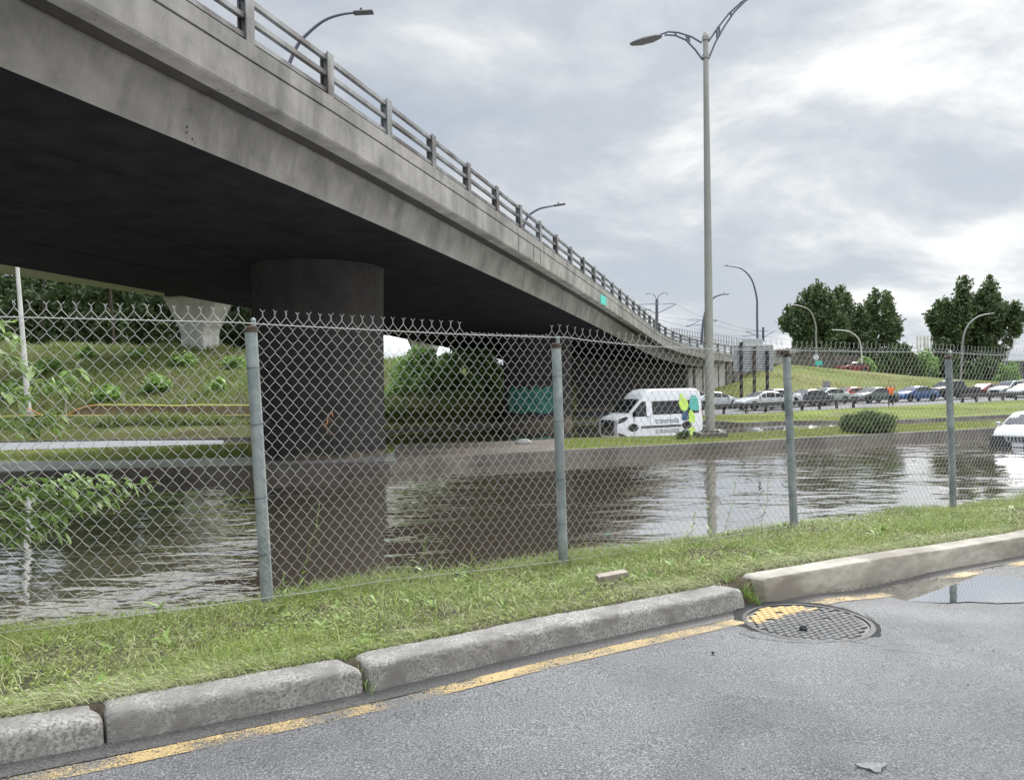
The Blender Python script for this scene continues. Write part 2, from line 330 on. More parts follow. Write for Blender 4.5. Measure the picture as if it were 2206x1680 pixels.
cx = mth('DIVIDE', sx.outputs[0], zd); cy = mth('DIVIDE', sx.outputs[1], zd)
cv = N(nt, 'ShaderNodeCombineXYZ'); L(cx, cv.inputs[0]); L(cy, cv.inputs[1])
mp = N(nt, 'ShaderNodeMapping'); mp.inputs['Rotation'].default_value = (0, 0, R(18)); mp.inputs['Scale'].default_value = (.75, 1.0, 1); mp.inputs['Location'].default_value = (3.1, 1.7, 0); L(cv.outputs[0], mp.inputs[0])
n1 = N(nt, 'ShaderNodeTexNoise', Scale=3.0, Detail=12, Roughness=.58, Distortion=.25); L(mp.outputs[0], n1.inputs[0])
n2 = N(nt, 'ShaderNodeTexNoise', Scale=.9, Detail=3, Roughness=.5); L(mp.outputs[0], n2.inputs[0])
az = mth('MULTIPLY', mth('ADD', sx.outputs[0], -.15), .10)      # brighter towards the hidden sun on the right
f = mth('ADD', mth('ADD', mth('MULTIPLY', n1.outputs[0], .7), mth('MULTIPLY', n2.outputs[0], .3)), az)
cr = ramp(nt, f, [(.40, (.40, .44, .50)), (.465, (.47, .505, .555)), (.52, (.56, .59, .62)), (.56, (.68, .70, .715)), (.60, (.80, .805, .80)), (.66, (.88, .875, .86))])
el = mth('ADD', mth('MULTIPLY', mth('POWER', mth('MAXIMUM', mth('ADD', zz, -.46), 0), .8), 8.0), .97)   # overcast brightening towards the zenith, boosted out of view to light ground and water
el = mth('MULTIPLY', el, mth('ADD', mth('MULTIPLY', mth('MAXIMUM', sx.outputs[0], -.5), .10), 1.0))
bg2 = N(nt, 'ShaderNodeBackground'); L(cr.outputs[0], bg2.inputs[0]); L(el, bg2.inputs[1])
# thin places where the blue shows through
th = ramp(nt, f, [(.34, (.86, .86, .86)), (.46, (1, 1, 1))])
ms = N(nt, 'ShaderNodeMixShader'); L(th.outputs[0], ms.inputs[0]); L(bg.outputs[0], ms.inputs[1]); L(bg2.outputs[0], ms.inputs[2]); L(ms.outputs[0], out.inputs[0])
sd = bpy.data.lights.new("sun", 'SUN'); sd.energy = 1.9; sd.angle = R(18); sd.color = (1, .96, .9)
so = bpy.data.objects.new("sun", sd); COL.objects.link(so)
sv = Vector((math.sin(SUN_AZ)*math.cos(SUN_EL), math.cos(SUN_AZ)*math.cos(SUN_EL), math.sin(SUN_EL))); so.rotation_euler = sv.to_track_quat('Z', 'Y').to_euler()
S.view_settings.view_transform = 'Standard'; S.view_settings.look = 'None'; S.view_settings.exposure = .38; S.view_settings.gamma = 1
S.render.resolution_x = 1024; S.render.resolution_y = 779
S.cycles.max_bounces = 8; S.cycles.transparent_max_bounces = 16; S.cycles.use_denoising = True; S.cycles.sample_clamp_indirect = 4; S.cycles.sample_clamp_direct = 8
# ------------------------------------------------------------------ ground sheet, water
structure(mesh_np('ground', [(-900, -300, -.6), (900, -300, -.6), (900, 1500, -.6), (-900, 1500, -.6)], [(0, 1, 2, 3)], M['soil']))
def interp_px(pl, x):
    xs = [p[0] for p in pl]; ys = [p[1] for p in pl]; return float(np.interp(x, xs, ys)) 
K1 = [(-700, 1034), (0, 1017), (540, 1004), (840, 996), (1023, 980), (1220, 969), (1508, 955), (1698, 945), (1907, 934), (2141, 922), (2400, 909), (3000, 880)]
B1 = [(-700, 975), (0, 970), (534, 955), (842, 958), (1075, 951), (1236, 943), (1508, 937), (1711, 925.5), (1923, 915), (2204, 901), (2500, 886), (3000, 862)]
XS = [-700, -350, 0, 270, 540, 700, 840, 930, 1023, 1120, 1200, 1360, 1508, 1600, 1698, 1800, 1907, 2020, 2141, 2400, 3000]
k1 = [G(x, interp_px(K1, x), .33) for x in XS]; b1 = [G(x, interp_px(B1, x), .33) for x in XS]
# near flooded carriageway
near_edge = [tn(t, 6.6) for t in np.linspace(-14, 60, 12)]
V = [(x, y, 0) for x, y in near_edge]; V2 = [(p.x, p.y, 0) for p in k1]
def ribbon(name, A, B, mat):
    n = max(len(A), len(B))
    def rs(P):
        P = [Vector(p) for p in P]; s = [0]
        for a, b in zip(P, P[1:]): s.append(s[-1]+(b-a).length)
        q = np.linspace(0, s[-1], n*3); return [(np.interp(q, s, [p[i] for p in P])) for i in range(3)]
    a = np.stack(rs(A), -1); b = np.stack(rs(B), -1)
    Vv = np.concatenate([a, b]); m = len(a); i = np.arange(m-1); F = np.stack([i, i+1, m+i+1, m+i], -1)
    return mesh_np(name, Vv, F, mat)
structure(ribbon('flood_water', V, V2, M['water']))
# median strip: kerb wall + slab, pavement and grass
def along(P, off):   # move towards the back along Y
    return [(p.x, p.y+off, p.z) for p in P]
def wall_strip(name, P, width, ztop, zbot, mat):
    A = [Vector((p.x, p.y, 0)) for p in P]; v = []; f = []
    for p in A:
        v += [(p.x, p.y, zbot), (p.x, p.y, ztop-.02), (p.x, p.y+.02, ztop), (p.x, p.y+width, ztop), (p.x, p.y+width, zbot)]
    for i in range(len(A)-1):
        for k in range(4): f.append((i*5+k, (i+1)*5+k, (i+1)*5+k+1, i*5+k+1))
    f += [(4, 3, 2, 1, 0), tuple(len(v)-5+k for k in range(5))]
    return structure(MB().add(v, f).build(name, mat))
wall_strip('median_kerb', k1, .28, .33, -.6, M['kerbwall'])
wall_strip('median_back_kerb', [p+Vector((0, -.16, 0)) for p in b1], .16, .335, -.6, M['kerbwall'])
def slab(name, xs, A, B, mat, z=.325, offa=.28, offb=-.16):
    pa = []; pb = []
    for x in xs:
        a = G(x, interp_px(A, x), .33); b = G(x, interp_px(B, x), .33); pa.append((a.x, a.y+offa, z)); pb.append((b.x, b.y+offb, z))
    n = len(xs); return structure(mesh_np(name, pa+pb, [(i, i+1, n+i+1, n+i) for i in range(n-1)], mat))
slab('median_pavement', [-700, -350, 0, 270, 540, 700, 850], K1, [(-700, 996), (0, 993), (270, 991), (540, 984), (850, 975)], M['wetpave'], offb=0)
slab('median_turf', [-700, -350, 0, 270, 540, 700, 850], [(-700, 996), (0, 993), (270, 991), (540, 984), (850, 975)], B1, M['turf'], offa=0)
slab('median_slab', [850, 930, 1023, 1120, 1215], K1, B1, M['slab'])
slab('median_turf', [1215, 1360, 1508, 1600, 1698, 1800, 1907, 2020, 2141, 2400, 3000], K1, B1, M['turf'])
# second carriageway: dry road on the left, calm water on the right
S2 = [(-700, 957), (0, 951), (534, 942), (760, 932), (842, 925), (1100, 911), (1300, 906), (1508, 905.5), (1560, 911), (1600, 911), (1698, 907), (1923, 905.5), (2206, 892), (3000, 858)]
XS2 = [-700, -350, 0, 270, 534, 650, 760, 842, 970, 1100, 1300, 1508, 1545, 1600, 1698, 1800, 1923, 2060, 2206, 2500, 3000]
s2 = [G(x, interp_px(S2, x), .12) for x in XS2]
rb = [x for x in XS2 if x <= 534]
structure(mesh_np('second_road', [(G(x, interp_px(B1, x), .33).x, G(x, interp_px(B1, x), .33).y-.05, .05 if x < 500 else -.02) for x in rb]+[(p.x, p.y, .06 if x < 500 else -.01) for x, p in zip(rb, s2)],
          [(i, i+1, len(rb)+i+1, len(rb)+i) for i in range(len(rb)-1)], M['drypave']))
structure(ribbon('flood_water', [(p.x, p.y-.1, .004) for p in b1], [(p.x, p.y+.3, .004) for p in s2], M['waterc']))
wall_strip('verge_kerb', s2, .15, .14, -.6, M['kerbwall'])
# far verge + hill on the right, one strip of land with a low rise
S3 = [(-700, 30), (0, 30)]
far_front = [s2[XS2.index(x)] for x in XS2]
def land(name, rows, mat, sub=6, amp=.03, seed=3, sc=.8):
    rows = [np.array([tuple(p) for p in r]) for r in rows]; n = len(rows[0]); u = np.linspace(0, n-1, (n-1)*sub+1); R2 = []
    for r in rows: R2.append(np.stack([np.interp(u, np.arange(n), r[:, i]) for i in range(3)], -1))
    R2 = np.array(R2); v = np.linspace(0, len(rows)-1, (len(rows)-1)*sub+1); out = np.zeros((len(v), len(u), 3))
    for i in range(3):
        for j in range(len(u)): out[:, j, i] = np.interp(v, np.arange(len(rows)), R2[:, j, i])
    edge = np.minimum(v, len(rows)-1-v)[:, None]; out[:, :, 2] += fbm(out[:, :, 0], out[:, :, 1], sc, seed)*amp*np.clip(edge*2, 0, 1)
    return structure(mesh_np(name, out.reshape(-1, 3), grid_faces(len(v), len(u)), mat, smooth=True)), out
# verge between the calm water and the car road
RX = [1100, 1300, 1508, 1600, 1698, 1800, 1923, 2060, 2206, 2500, 3000]
def atz(x, y, z): return W(x, y, z)
vf = [G(x, interp_px(S2, x), .12)+Vector((0, .14, 0.01)) for x in RX]
RB = [(1100, 47.8), (1300, 50), (1508, 51), (1600, 52.5), (1698, 55), (1800, 57.5), (1923, 61), (2060, 65), (2206, 70), (2500, 80), (3000, 98)]
def fxz(x, y, z):    # point at picture column x, distance y, height z
    p = W(x, 840, y); return Vector((p.x, y, z))
vb = [fxz(x, y, .2) for x, y in RB]
vm = [(a*.5+b*.5)+Vector((0, 0, .0)) for a, b in zip(vf, vb)]
verge_o, VERGE = land('far_verge', [vf, vm, vb], M['turf'], amp=.02)
structure(ribbon('queue_road', [(p.x, p.y-.05, .19) for p in vb], [tuple(fxz(x, y*1.42, .19)) for x, y in RB], M['qroad']))
# grass hill behind the queue
HX = [1380, 1475, 1560, 1600, 1685, 1761, 1888, 2014, 2206, 2500, 3000]
foot = [fxz(x, y, .2) for x, y in zip(HX, [66, 68, 70, 71, 76, 81, 88, 93, 99, 112, 135])]
def crest_z(x, y, d): return W(x, y, d)
cr_ = [crest_z(x, y, d) for x, y, d in [(1380, 868, 74), (1475, 850, 80), (1560, 822, 88), (1600, 806, 93), (1685, 783, 102), (1761, 790, 103), (1888, 801, 105), (2014, 814, 107), (2206, 824, 112), (2500, 836, 125), (3000, 850, 150)]]
mid = [a*.5+b*.5+Vector((0, 0, .25)) for a, b in zip(foot, cr_)]
back = [Vector((p.x*1.5, p.y*1.5+20, p.z-.1)) for p in cr_]
hill_o, HILL = land('grass_hill', [foot, mid, cr_, back], M['hill'], amp=.10, sc=.3, seed=9)
# overgrown bank on the left
BX = [-900, -350, 0, 180, 360, 534, 700, 842, 970, 1100, 1240]
bf = [G(x, interp_px(S2, x), .12)+Vector((0, .14, .02)) for x in BX]
grassy = [Vector((p.x*1.05, p.y*1.05, .45)) for p in bf]
b2y = [63, 57, 50, 49.5, 50, 50, 50, 52, 53, 54, 56]
crest = [W(x, y, d) for x, y, d in [(-900, 740, 84), (-350, 742, 78), (0, 744, 73), (180, 746, 72), (360, 748, 71), (534, 752, 71), (700, 762, 73), (842, 779, 76), (970, 786, 77), (1100, 800, 78), (1240, 815, 78)]]
lo = [fxz(x, a, .9) for x, a in zip(BX, [48, 46, 44.4, 44.5, 45, 45.3, 46, 46.5, 48.5, 49.5, 51])]
m1 = [a*.62+b*.38+Vector((0, 0, .1)) for a, b in zip(lo, crest)]; m2 = [a*.3+b*.7+Vector((0, 0, .15)) for a, b in zip(lo, crest)]
bk = [Vector((p.x*2.4, p.y*2.4, p.z)) for p in crest]
bank_o, BANK = land('overgrown_bank', [bf, grassy, lo, m1, m2, crest, bk], M['bankg'], amp=.12, sc=.5, seed=4)
# far plain out to the horizon
structure(mesh_np('far_plain', [(-900, 140, 1.2), (900, 140, 1.2), (900, 1500, 1.6), (-900, 1500, 1.6)], [(0, 1, 2, 3)], M['turf']))
# ------------------------------------------------------------------ near road, verge, kerbs
ts = np.unique(np.concatenate([np.linspace(-14, 16, 150), np.linspace(16, 60, 30)])); ns = np.concatenate([[-.05, 0, .05], np.linspace(.15, 3, 24), [6, 12, 30]])
T, NNg = np.meshgrid(ts, ns, indexing='ij'); X, Y = tn(T, DK-NNg); Z = road_z(T, NNg)
# shallow hollow where the puddle stands
pq = [VP(px, py, NN, 2.8) for px, py in [(1880, 1280), (2206, 1290)]]
PT0 = 3.9; PZ = float(gz(5.2))+.006
hollow = np.clip((T-PT0)/.5, 0, 1)*np.clip((10.5-T)/1.5, 0, 1)*np.clip((1.7-NNg)/.35, 0, 1)
Z = Z*(1-hollow)+np.minimum(Z, PZ-.006)*hollow
structure(mesh_np('road', np.stack([X, Y, Z], -1).reshape(-1, 3), grid_faces(len(ts), len(ns)), M['asphalt'], smooth=True))
ts2 = np.linspace(-14, 30, 420); ds = np.concatenate([np.linspace(3.02, 5.2, 36), np.linspace(5.35, 8.2, 10)])
T, D = np.meshgrid(ts2, ds, indexing='ij'); X, Y = tn(T, D); Z = verge_z(T, D); Z = np.where(D < 3.12, gz(T)-.1, Z)
structure(mesh_np('verge_soil', np.stack([X, Y, Z], -1).reshape(-1, 3), grid_faces(len(ts2), len(ds)), M['soil'], smooth=True))
# yellow edge line, worn: follows the kerb, 4 mm above the asphalt
tl = np.linspace(-9, 16, 300); wob = .006*fbm(tl, tl*0, 2, 8)
nl = [.115, .135, .155, .18, .205]
T, Q = np.meshgrid(tl, nl, indexing='ij'); Q = Q+wob[:, None]; X, Y = tn(T, DK-Q); Z = road_z(T, Q)
hol = np.clip((T-PT0)/.5, 0, 1)*np.clip((10.5-T)/1.5, 0, 1)*np.clip((1.7-Q)/.35, 0, 1); Z = Z*(1-hol)+np.minimum(Z, PZ-.006)*hol+.004
structure(mesh_np('yellow_edge_line', np.stack([X, Y, Z], -1).reshape(-1, 3), grid_faces(len(tl), len(nl)), M['yellow']))
# smooth darker gutter strip between kerb and line
T, Q = np.meshgrid(tl, [-.01, .03, .07, .10, .112], indexing='ij'); Q = Q+(.004*fbm(tl, tl*0, 5, 18))[:, None]*(Q > .05); X, Y = tn(T, DK-Q); Z = road_z(T, Q)
hol = np.clip((T-PT0)/.5, 0, 1)*np.clip((10.5-T)/1.5, 0, 1)*np.clip((1.7-Q)/.35, 0, 1); Z = Z*(1-hol)+np.minimum(Z, PZ-.006)*hol+.004
structure(mesh_np('gutter', np.stack([X, Y, Z], -1).reshape(-1, 3), grid_faces(len(tl), 5), M['gutter']))
# puddle, level, its outline read off the photograph
po = [(1872, 1284.5), (1895, 1291), (1919, 1295.5), (1967, 1295), (2014, 1298), (2080, 1296), (2150, 1298), (2206, 1297), (2420, 1299), (2700, 1290), (2800, 1262), (2600, 1246), (2420, 1240), (2300, 1246), (2206, 1247), (2191, 1243), (2120, 1242), (2046, 1243), (1980, 1252), (1919, 1261), (1893, 1273)]
pp = [G(x, y, PZ-.001) for x, y in po]
fine = []
for a, b in zip(pp, pp[1:]+pp[:1]):
    for k in range(5):
        q = a.lerp(b, k/5); jit = .008*math.sin(q.x*23+q.y*17)+.006*math.sin(q.x*61); fine.append((q.x+jit, q.y+jit*.6, q.z))
structure(mesh_np('puddle', fine, [tuple(range(len(fine)))], M['puddle']))
# kerb stones
def kerb_stone(name, t0, t1, mat, wid, rough, rnd, seed, label, skew0=0, skew1=0, old=True):
    n = max(8, int((t1-t0)/.012)); tt = np.linspace(t0, t1, n); h = kerb_h((t0+t1)/2)*1.0
    prof = [(.0, -.15), (.0, 0), (.002, h*.35), (.004, h*.7)]
    for k in range(6): a = k/5*math.pi/2; prof.append((.004+rnd*(1-math.cos(a)), h-rnd+rnd*math.sin(a)))
    prof += [(wid*f, h) for f in (.45, .6, .75, .88)] + [(wid-.008, h), (wid, h-.008), (wid, -.15)]
    prof = np.array(prof); m = len(prof)
    Tg = np.repeat(tt[:, None], m, 1); O = np.repeat(prof[None, :, 0], n, 0).copy(); Zp = np.repeat(prof[None, :, 1], n, 0).copy()
    fr = (Tg-t0)/(t1-t0); Tg = Tg + (skew0*(1-fr)+skew1*fr)*O
    # broken ends: pull the outer rows in and round them
    e = np.minimum(tt-t0, t1-tt)[:, None]; rr = np.clip(1-e/.035, 0, 1)**2
    O = O + rr*.012*(Zp > -.01)*(O < wid*.5) ; Zp = Zp - rr*.02*(Zp > h*.6)
    a = fbm(Tg*1.0+seed, Zp*3+O*4, 9, seed, 3)*rough + fbm(Tg*4, Zp*10+O*10+seed, 22, seed+1, 4)*rough*.9
    O = O - a*(Zp < h-.004)*(Zp > -.02)*(O < wid*.7); Zp = Zp + a*.7*(Zp > h*.75) + .008*fbm(Tg, Tg*0, 2.5, seed+2, 2)*(Zp > 0)
    X, Y = tn(Tg, DK+O); Z = gz(Tg)+Zp
    V = np.stack([X, Y, Z], -1).reshape(-1, 3); F = [tuple(q) for q in grid_faces(n, m)] + [tuple(range(m)), tuple(range((n-1)*m, n*m))[::-1]]
    o = mesh_np(name, V, F, mat); o.data.polygons.foreach_set('use_smooth', [True]*(len(F)-2)+[False]*2)
    return tag(o, label, 'kerb stone', 'kerb stones along the verge')
def tpx(px, py, d=DK): return tof(VP(px, py, NN, d))
j1 = tpx(228, 1600); j2 = tpx(790, 1490); j3 = tpx(1608, 1310); j4 = tpx(1652, 1302)
kerb_stone('kerb_stone', -9, j1-.006, M['kerb'], .16, .0028, .028, 1, 'worn grey kerb stone cut off by the left edge of the photo', 0, -.1)
kerb_stone('kerb_stone', j1+.006, j2-.012, M['kerb'], .16, .0033, .028, 5, 'worn kerb stone between the thin crack and the wide open joint', -.1, -.25)
kerb_stone('kerb_stone', j2+.016, j3-.004, M['kerb'], .165, .004, .026, 9, 'long worn pitted kerb stone ending beside the weeds near the manhole cover', -.1, -.3)
kerb_stone('kerb_stone', j4, 24, M['kerbn'], .15, .0022, .010, 14, 'smooth newer beige kerb stone behind the puddle and manhole cover', -.3, 0, old=False)
# manhole cover
mc = G(1739, 1342, float(gz(tpx(1700, 1300)))+.012); 
mt = empty('manhole_cover', (mc.x, mc.y, float(road_z(tof(mc), DK-(mc.x*NN[0]+mc.y*NN[1])))), label='round cast iron manhole cover with yellow paint smeared across it', cat='manhole cover')
M['iron'] = noisy('cast iron', (.05, .05, .05), (.12, .118, .115), scale=30, rough=.45, metal=.5, bump=.3, bscale=120)
M['irond'] = noisy('dark worn iron', (.03, .03, .03), (.09, .088, .085), scale=40, rough=.6, metal=.2, bump=.3)
def ironpaint():
    m, nt, b = newmat('painted iron studs'); L = nt.links.new
    tcn = N(nt, 'ShaderNodeTexCoord'); mp = N(nt, 'ShaderNodeMapping'); mp.inputs['Rotation'].default_value = (0, 0, -math.atan2(U[1], U[0])); L(tcn.outputs['Object'], mp.inputs[0])
    s = N(nt, 'ShaderNodeSeparateXYZ'); L(mp.outputs[0], s.inputs[0]); n = N(nt, 'ShaderNodeTexNoise', Scale=14, Detail=6, Roughness=.7); L(tcn.outputs['Object'], n.inputs[0])
    a = N(nt, 'ShaderNodeMath', operation='MULTIPLY_ADD'); L(n.outputs[0], a.inputs[0]); a.inputs[1].default_value = .22; L(s.outputs[1], a.inputs[2])
    r = ramp(nt, a.outputs[0], [(.225, (0, 0, 0)), (.245, (1, 1, 1))]); n2 = N(nt, 'ShaderNodeTexNoise', Scale=60, Detail=4); L(tcn.outputs['Object'], n2.inputs[0])
    c = ramp(nt, n2.outputs[0], [(.35, (.05, .05, .05)), (.65, (.13, .128, .125))]); mx = N(nt, 'ShaderNodeMix', data_type='RGBA'); L(r.outputs[0], mx.inputs[0]); L(c.outputs[0], mx.inputs[6]); mx.inputs[7].default_value = (.48, .32, .13, 1)
    L(mx.outputs[2], b.inputs['Base Color']); b.inputs['Roughness'].default_value = .62; b.inputs['Metallic'].default_value = 0; b.inputs['Specular IOR Level'].default_value = .3; return m
M['ironp'] = ironpaint()
MR = .318
MB().lathe([(MR+.012, -.02), (MR+.012, .008), (MR-.012, .010), (MR-.014, -.02)], n=56).build('frame', M['irond'], mt, smooth=True)
b = MB().lathe([(MR-.018, -.02), (MR-.018, .004), (.001, .005)], n=56); b.build('plate', M['dark'], mt)
b = MB(); pw, ph = .046, .031; ang = math.atan2(U[1], U[0])
for j in range(-14, 15):
    for i in range(-10, 11):
        x = (i+(j % 2)*.5)*pw; y = j*ph
        if math.hypot(x, y) < MR-.035 and random.random() > .03:
            c, s = math.cos(ang), math.sin(ang); b.box((x*c-y*s, x*s+y*c, .008), (pw*.88, ph*.84, .006), ang)
b.build('studs', M['ironp'], mt, bevel=.002, seg=1)
# crumbled dark rim round the cover and a pebble on it
rv = []; rf = []
for k in range(64):
    a = 2*math.pi*k/64
    for r_ in (MR+.010, MR+.03+.035*max(0, math.sin(a*1.0-.2))+random.uniform(0, .02)): rv.append((r_*math.cos(a), r_*math.sin(a), .005 if r_ < MR+.012 else .0045))
rf = [(2*k, 2*k+1, (2*k+3) % 128, (2*k+2) % 128) for k in range(64)]
MB().add(rv, rf).build('crumbled_rim', noisy('dark gravel', (.008, .008, .008), (.06, .06, .06), scale=160, rough=.9, bump=1, bscale=200), mt)
def rock(name, c, s, mat, seed, label, cat, flat_=.7):
    bm = bmesh.new(); bmesh.ops.create_icosphere(bm, subdivisions=3, radius=1); r_ = random.Random(seed)
    ph = [r_.uniform(0, 6) for _ in range(6)]
    for v in bm.verts:
        k = 1+.16*math.sin(v.co.x*3+ph[0])+.14*math.sin(v.co.y*4+ph[1])+.12*math.sin(v.co.z*5+ph[2])+.06*math.sin(v.co.x*9+ph[3]+v.co.y*7)
        v.co = Vector((v.co.x*s[0]*k, v.co.y*s[1]*k, v.co.z*s[2]*k))
    me = bpy.data.meshes.new(name); bm.to_mesh(me); bm.free(); me.materials.append(mat); o = bpy.data.objects.new(name, me); COL.objects.link(o); o.location = c
    return tag(o, label, cat)
q = G(1730, 1352, mt.location.z+.02); rock('pebble', q, (.022, .018, .014), M['dark'], 3, 'small dark lump of asphalt lying on the manhole cover', 'pebble')
q = G(1536, 1406, float(road_z(tpx(1536, 1406, 2.5), .55))+.005); rock('pebble', q, (.008, .007, .006), M['dark'], 4, 'tiny black pebble alone on the wet asphalt', 'pebble')
q = G(2098, 957, .37); 
q = G(1128, 953, .36); rock('stone', (q.x, q.y, .38), (.28, .2, .12), M['concl'], 6, 'pale stone lying on the silty slab beyond the water', 'stone')
# hairline cracks running from the cover, crumbled edges
b = MB(); r_ = random.Random(31)
def crack(pl, w_):
    pts = []
    for (x0, y0), (x1, y1) in zip(pl, pl[1:]):
        for k in range(8): pts.append((x0+(x1-x0)*k/8+r_.uniform(-2.2, 2.2), y0+(y1-y0)*k/8+r_.uniform(-.8, .8)))
    Q = []
    for x, y in pts:
        p = G(x, y, float(gz(3.6))+.01)
        for _ in range(3): t_ = tof(p); n_ = DK-(p.x*NN[0]+p.y*NN[1]); p = G(x, y, float(road_z(t_, n_))+.003)
        Q.append(p)
    v = []
    for i, p in enumerate(Q): w2 = w_*r_.uniform(.4, 1.2)*(1-.6*i/len(Q)); v += [(p.x-w2*.3, p.y-w2, p.z), (p.x+w2*.3, p.y+w2, p.z)]
    b.add(v, [(2*i, 2*i+1, 2*i+3, 2*i+2) for i in range(len(Q)-1)])
crack([(1795, 1373), (1850, 1382), (1905, 1396), (1960, 1402), (2040, 1412)], .005); crack([(1590, 1362), (1630, 1374), (1700, 1381), (1760, 1384), (1810, 1379)], .006); crack([(1800, 1368), (1822, 1376), (1838, 1368)], .014); crack([(1866, 1322), (1884, 1332), (1880, 1342)], .03); crack([(1640, 1308), (1700, 1309), (1790, 1313), (1850, 1322)], .012)
structure(b.build('road_cracks', M['dark']))
pl_ = G(1880, 1652, float(road_z(2.3, 1.5))+.005); b = MB(); ring = []
for k in range(18): a = 2*math.pi*k/18; rr = .042*(1+.3*math.sin(3*a)+.15*math.sin(7*a)); ring.append((rr*math.cos(a), rr*.62*math.sin(a), .004+.003*math.sin(5*a)))
b.prism(ring, (0, 0, .004)); o = b.build('litter_scrap', noisy('sodden paper', (.13, .13, .13), (.22, .22, .22), scale=60, rough=.8)); pl_.z = float(road_z(tof(pl_), DK-(pl_.x*NN[0]+pl_.y*NN[1]))); o.location = pl_; tag(o, 'flattened pale sodden scrap stuck to the asphalt near the bottom right', 'litter')
# broken brick in the grass
tb = tpx(1318, 1250, 3.6); bx, by = tn(tb, 3.62)
q = VP(1318, 1243, NN, 3.75)
b = MB().box((0, 0, 0), (.20, .055, .035)); o = b.build('wood_offcut', noisy('weathered wood', (.20, .16, .13), (.42, .37, .31), scale=20, stretch=(1, 8, 1), rough=.8), None, bevel=.004); o.location = (q.x, q.y, q.z+.01); o.rotation_euler = (R(8), R(-4), R(18)); tag(o, 'short weathered brown board lying in the grass near the kerb', 'board')
# ------------------------------------------------------------------ overpass
TB = R(18.3); UB = np.array([math.sin(TB), math.cos(TB)]); NB = np.array([math.cos(TB), -math.sin(TB)])   # NB points to the right (towards us)
DB = 7.9
def bp_(px, py): return VP(px, py, NB, -DB) if False else VP(px, py, NB, -DB)
pxs = [(720, 215), (847, 300), (941, 365), (1018, 415), (1077, 458), (1128.5, 495), (1170, 530), (1207, 554), (1238, 577), (1264, 598), (1287.6, 613.8), (1309, 630), (1327, 643), (1344, 656.6), (1358.6, 667), (1371.7, 678.4), (1383.7, 687.5), (1394.8, 697.6), (1404.5, 705)]
ctrl = [VP(x, y, NB, -DB) for x, y in pxs]
z0 = (ctrl[0].z+ctrl[1].z)/2
base = ctrl[0]
def tb_of(p): return p.x*UB[0]+p.y*UB[1]
tt = [tb_of(p) for p in ctrl]; zc = [p.z for p in ctrl]
# smooth the heights with a quadratic fit over the straight part
co = np.polyfit(tt, zc, 3); zs = np.polyval(co, tt)
path = []
for t in np.arange(-22, tt[0]-.1, 3.0): path.append((UB[0]*t-NB[0]*DB, UB[1]*t-NB[1]*DB, float(zs[0])))
ttf = np.linspace(tt[0], tt[-1], 24)
for t in ttf: path.append((UB[0]*t-NB[0]*DB, UB[1]*t-NB[1]*DB, float(np.polyval(co, t))))
for x, y, d in [(1425, 721.5, 62.5), (1438, 728, 65), (1454, 735, 67.5), (1471, 742, 70), (1490, 747, 72.5), (1518, 754, 76), (1550, 760, 81), (1581, 765, 86), (1630, 769, 94), (1690, 771, 104)]:
    q = W(x, y, d); path.append((q.x, q.y, q.z))
P3 = np.array(path)
def smooth(P, k=3):
    for _ in range(k):
        Q = P.copy(); Q[1:-1] = .25*P[:-2]+.5*P[1:-1]+.25*P[2:]; P = Q
    return P
i0 = 30
P3[i0:] = smooth(P3[i0:], 2)
def normals(P):
    t = np.zeros((len(P), 2)); t[1:-1] = P[2:, :2]-P[:-2, :2]; t[0] = P[1, :2]-P[0, :2]; t[-1] = P[-1, :2]-P[-2, :2]
    t /= np.linalg.norm(t, axis=1)[:, None]; return np.stack([-t[:, 1], t[:, 0]], -1), t      # to the left
LN, TG = normals(P3)
def sweep(name, sec, mat, parent, P=P3, ln=LN, a=0, b=None):
    b = len(P) if b is None else b; v = []; m = len(sec)
    for i in range(a, b):
        for o, dz in sec: v.append((P[i][0]+ln[i][0]*o, P[i][1]+ln[i][1]*o, P[i][2]+dz))
    n = b-a; f = [(i*m+k, i*m+(k+1) % m, (i+1)*m+(k+1) % m, (i+1)*m+k) for i in range(n-1) for k in range(m)]
    f += [tuple(range(m))[::-1], tuple((n-1)*m+k for k in range(m))]
    return MB().add(v, f).build(name, mat, parent)
ov = empty('overpass', (0, 20, 0), label='long grey concrete road overpass descending from upper left across the flood', cat='bridge')
ov.location = (0, 0, 0)
sweep('parapet', [(0, 0), (0, -.265), (.05, -.27), (.05, -.305), (0, -.31), (0, -.85), (.03, -.885), (.12, -.89), (.36, -.88), (.36, 0)], M['conc'], ov)
NG = len(P3)-3
sweep('overhang', [(.37, -.5), (.37, -.882), (.62, -.86), (.80, -.80), (.80, -.5)], M['pier'], ov, b=NG)  # darker concrete here paints in the shade under the parapet
sweep('girder', [(.81, -.55), (.81, -.84), (.84, -.98), (.90, -1.25), (.98, -1.62), (1.0, -1.64), (1.0, -.55)], M['conc'], ov, b=NG)
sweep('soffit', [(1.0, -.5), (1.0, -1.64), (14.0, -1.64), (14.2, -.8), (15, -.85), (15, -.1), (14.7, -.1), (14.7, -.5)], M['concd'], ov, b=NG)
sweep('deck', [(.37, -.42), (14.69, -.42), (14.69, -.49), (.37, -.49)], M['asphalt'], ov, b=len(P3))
for off in (3.4, 6.9, 10.4): sweep('form_joint', [(off, -1.63), (off, -1.652), (off+.014, -1.652), (off+.014, -1.63)], M['concd'], ov, b=NG)
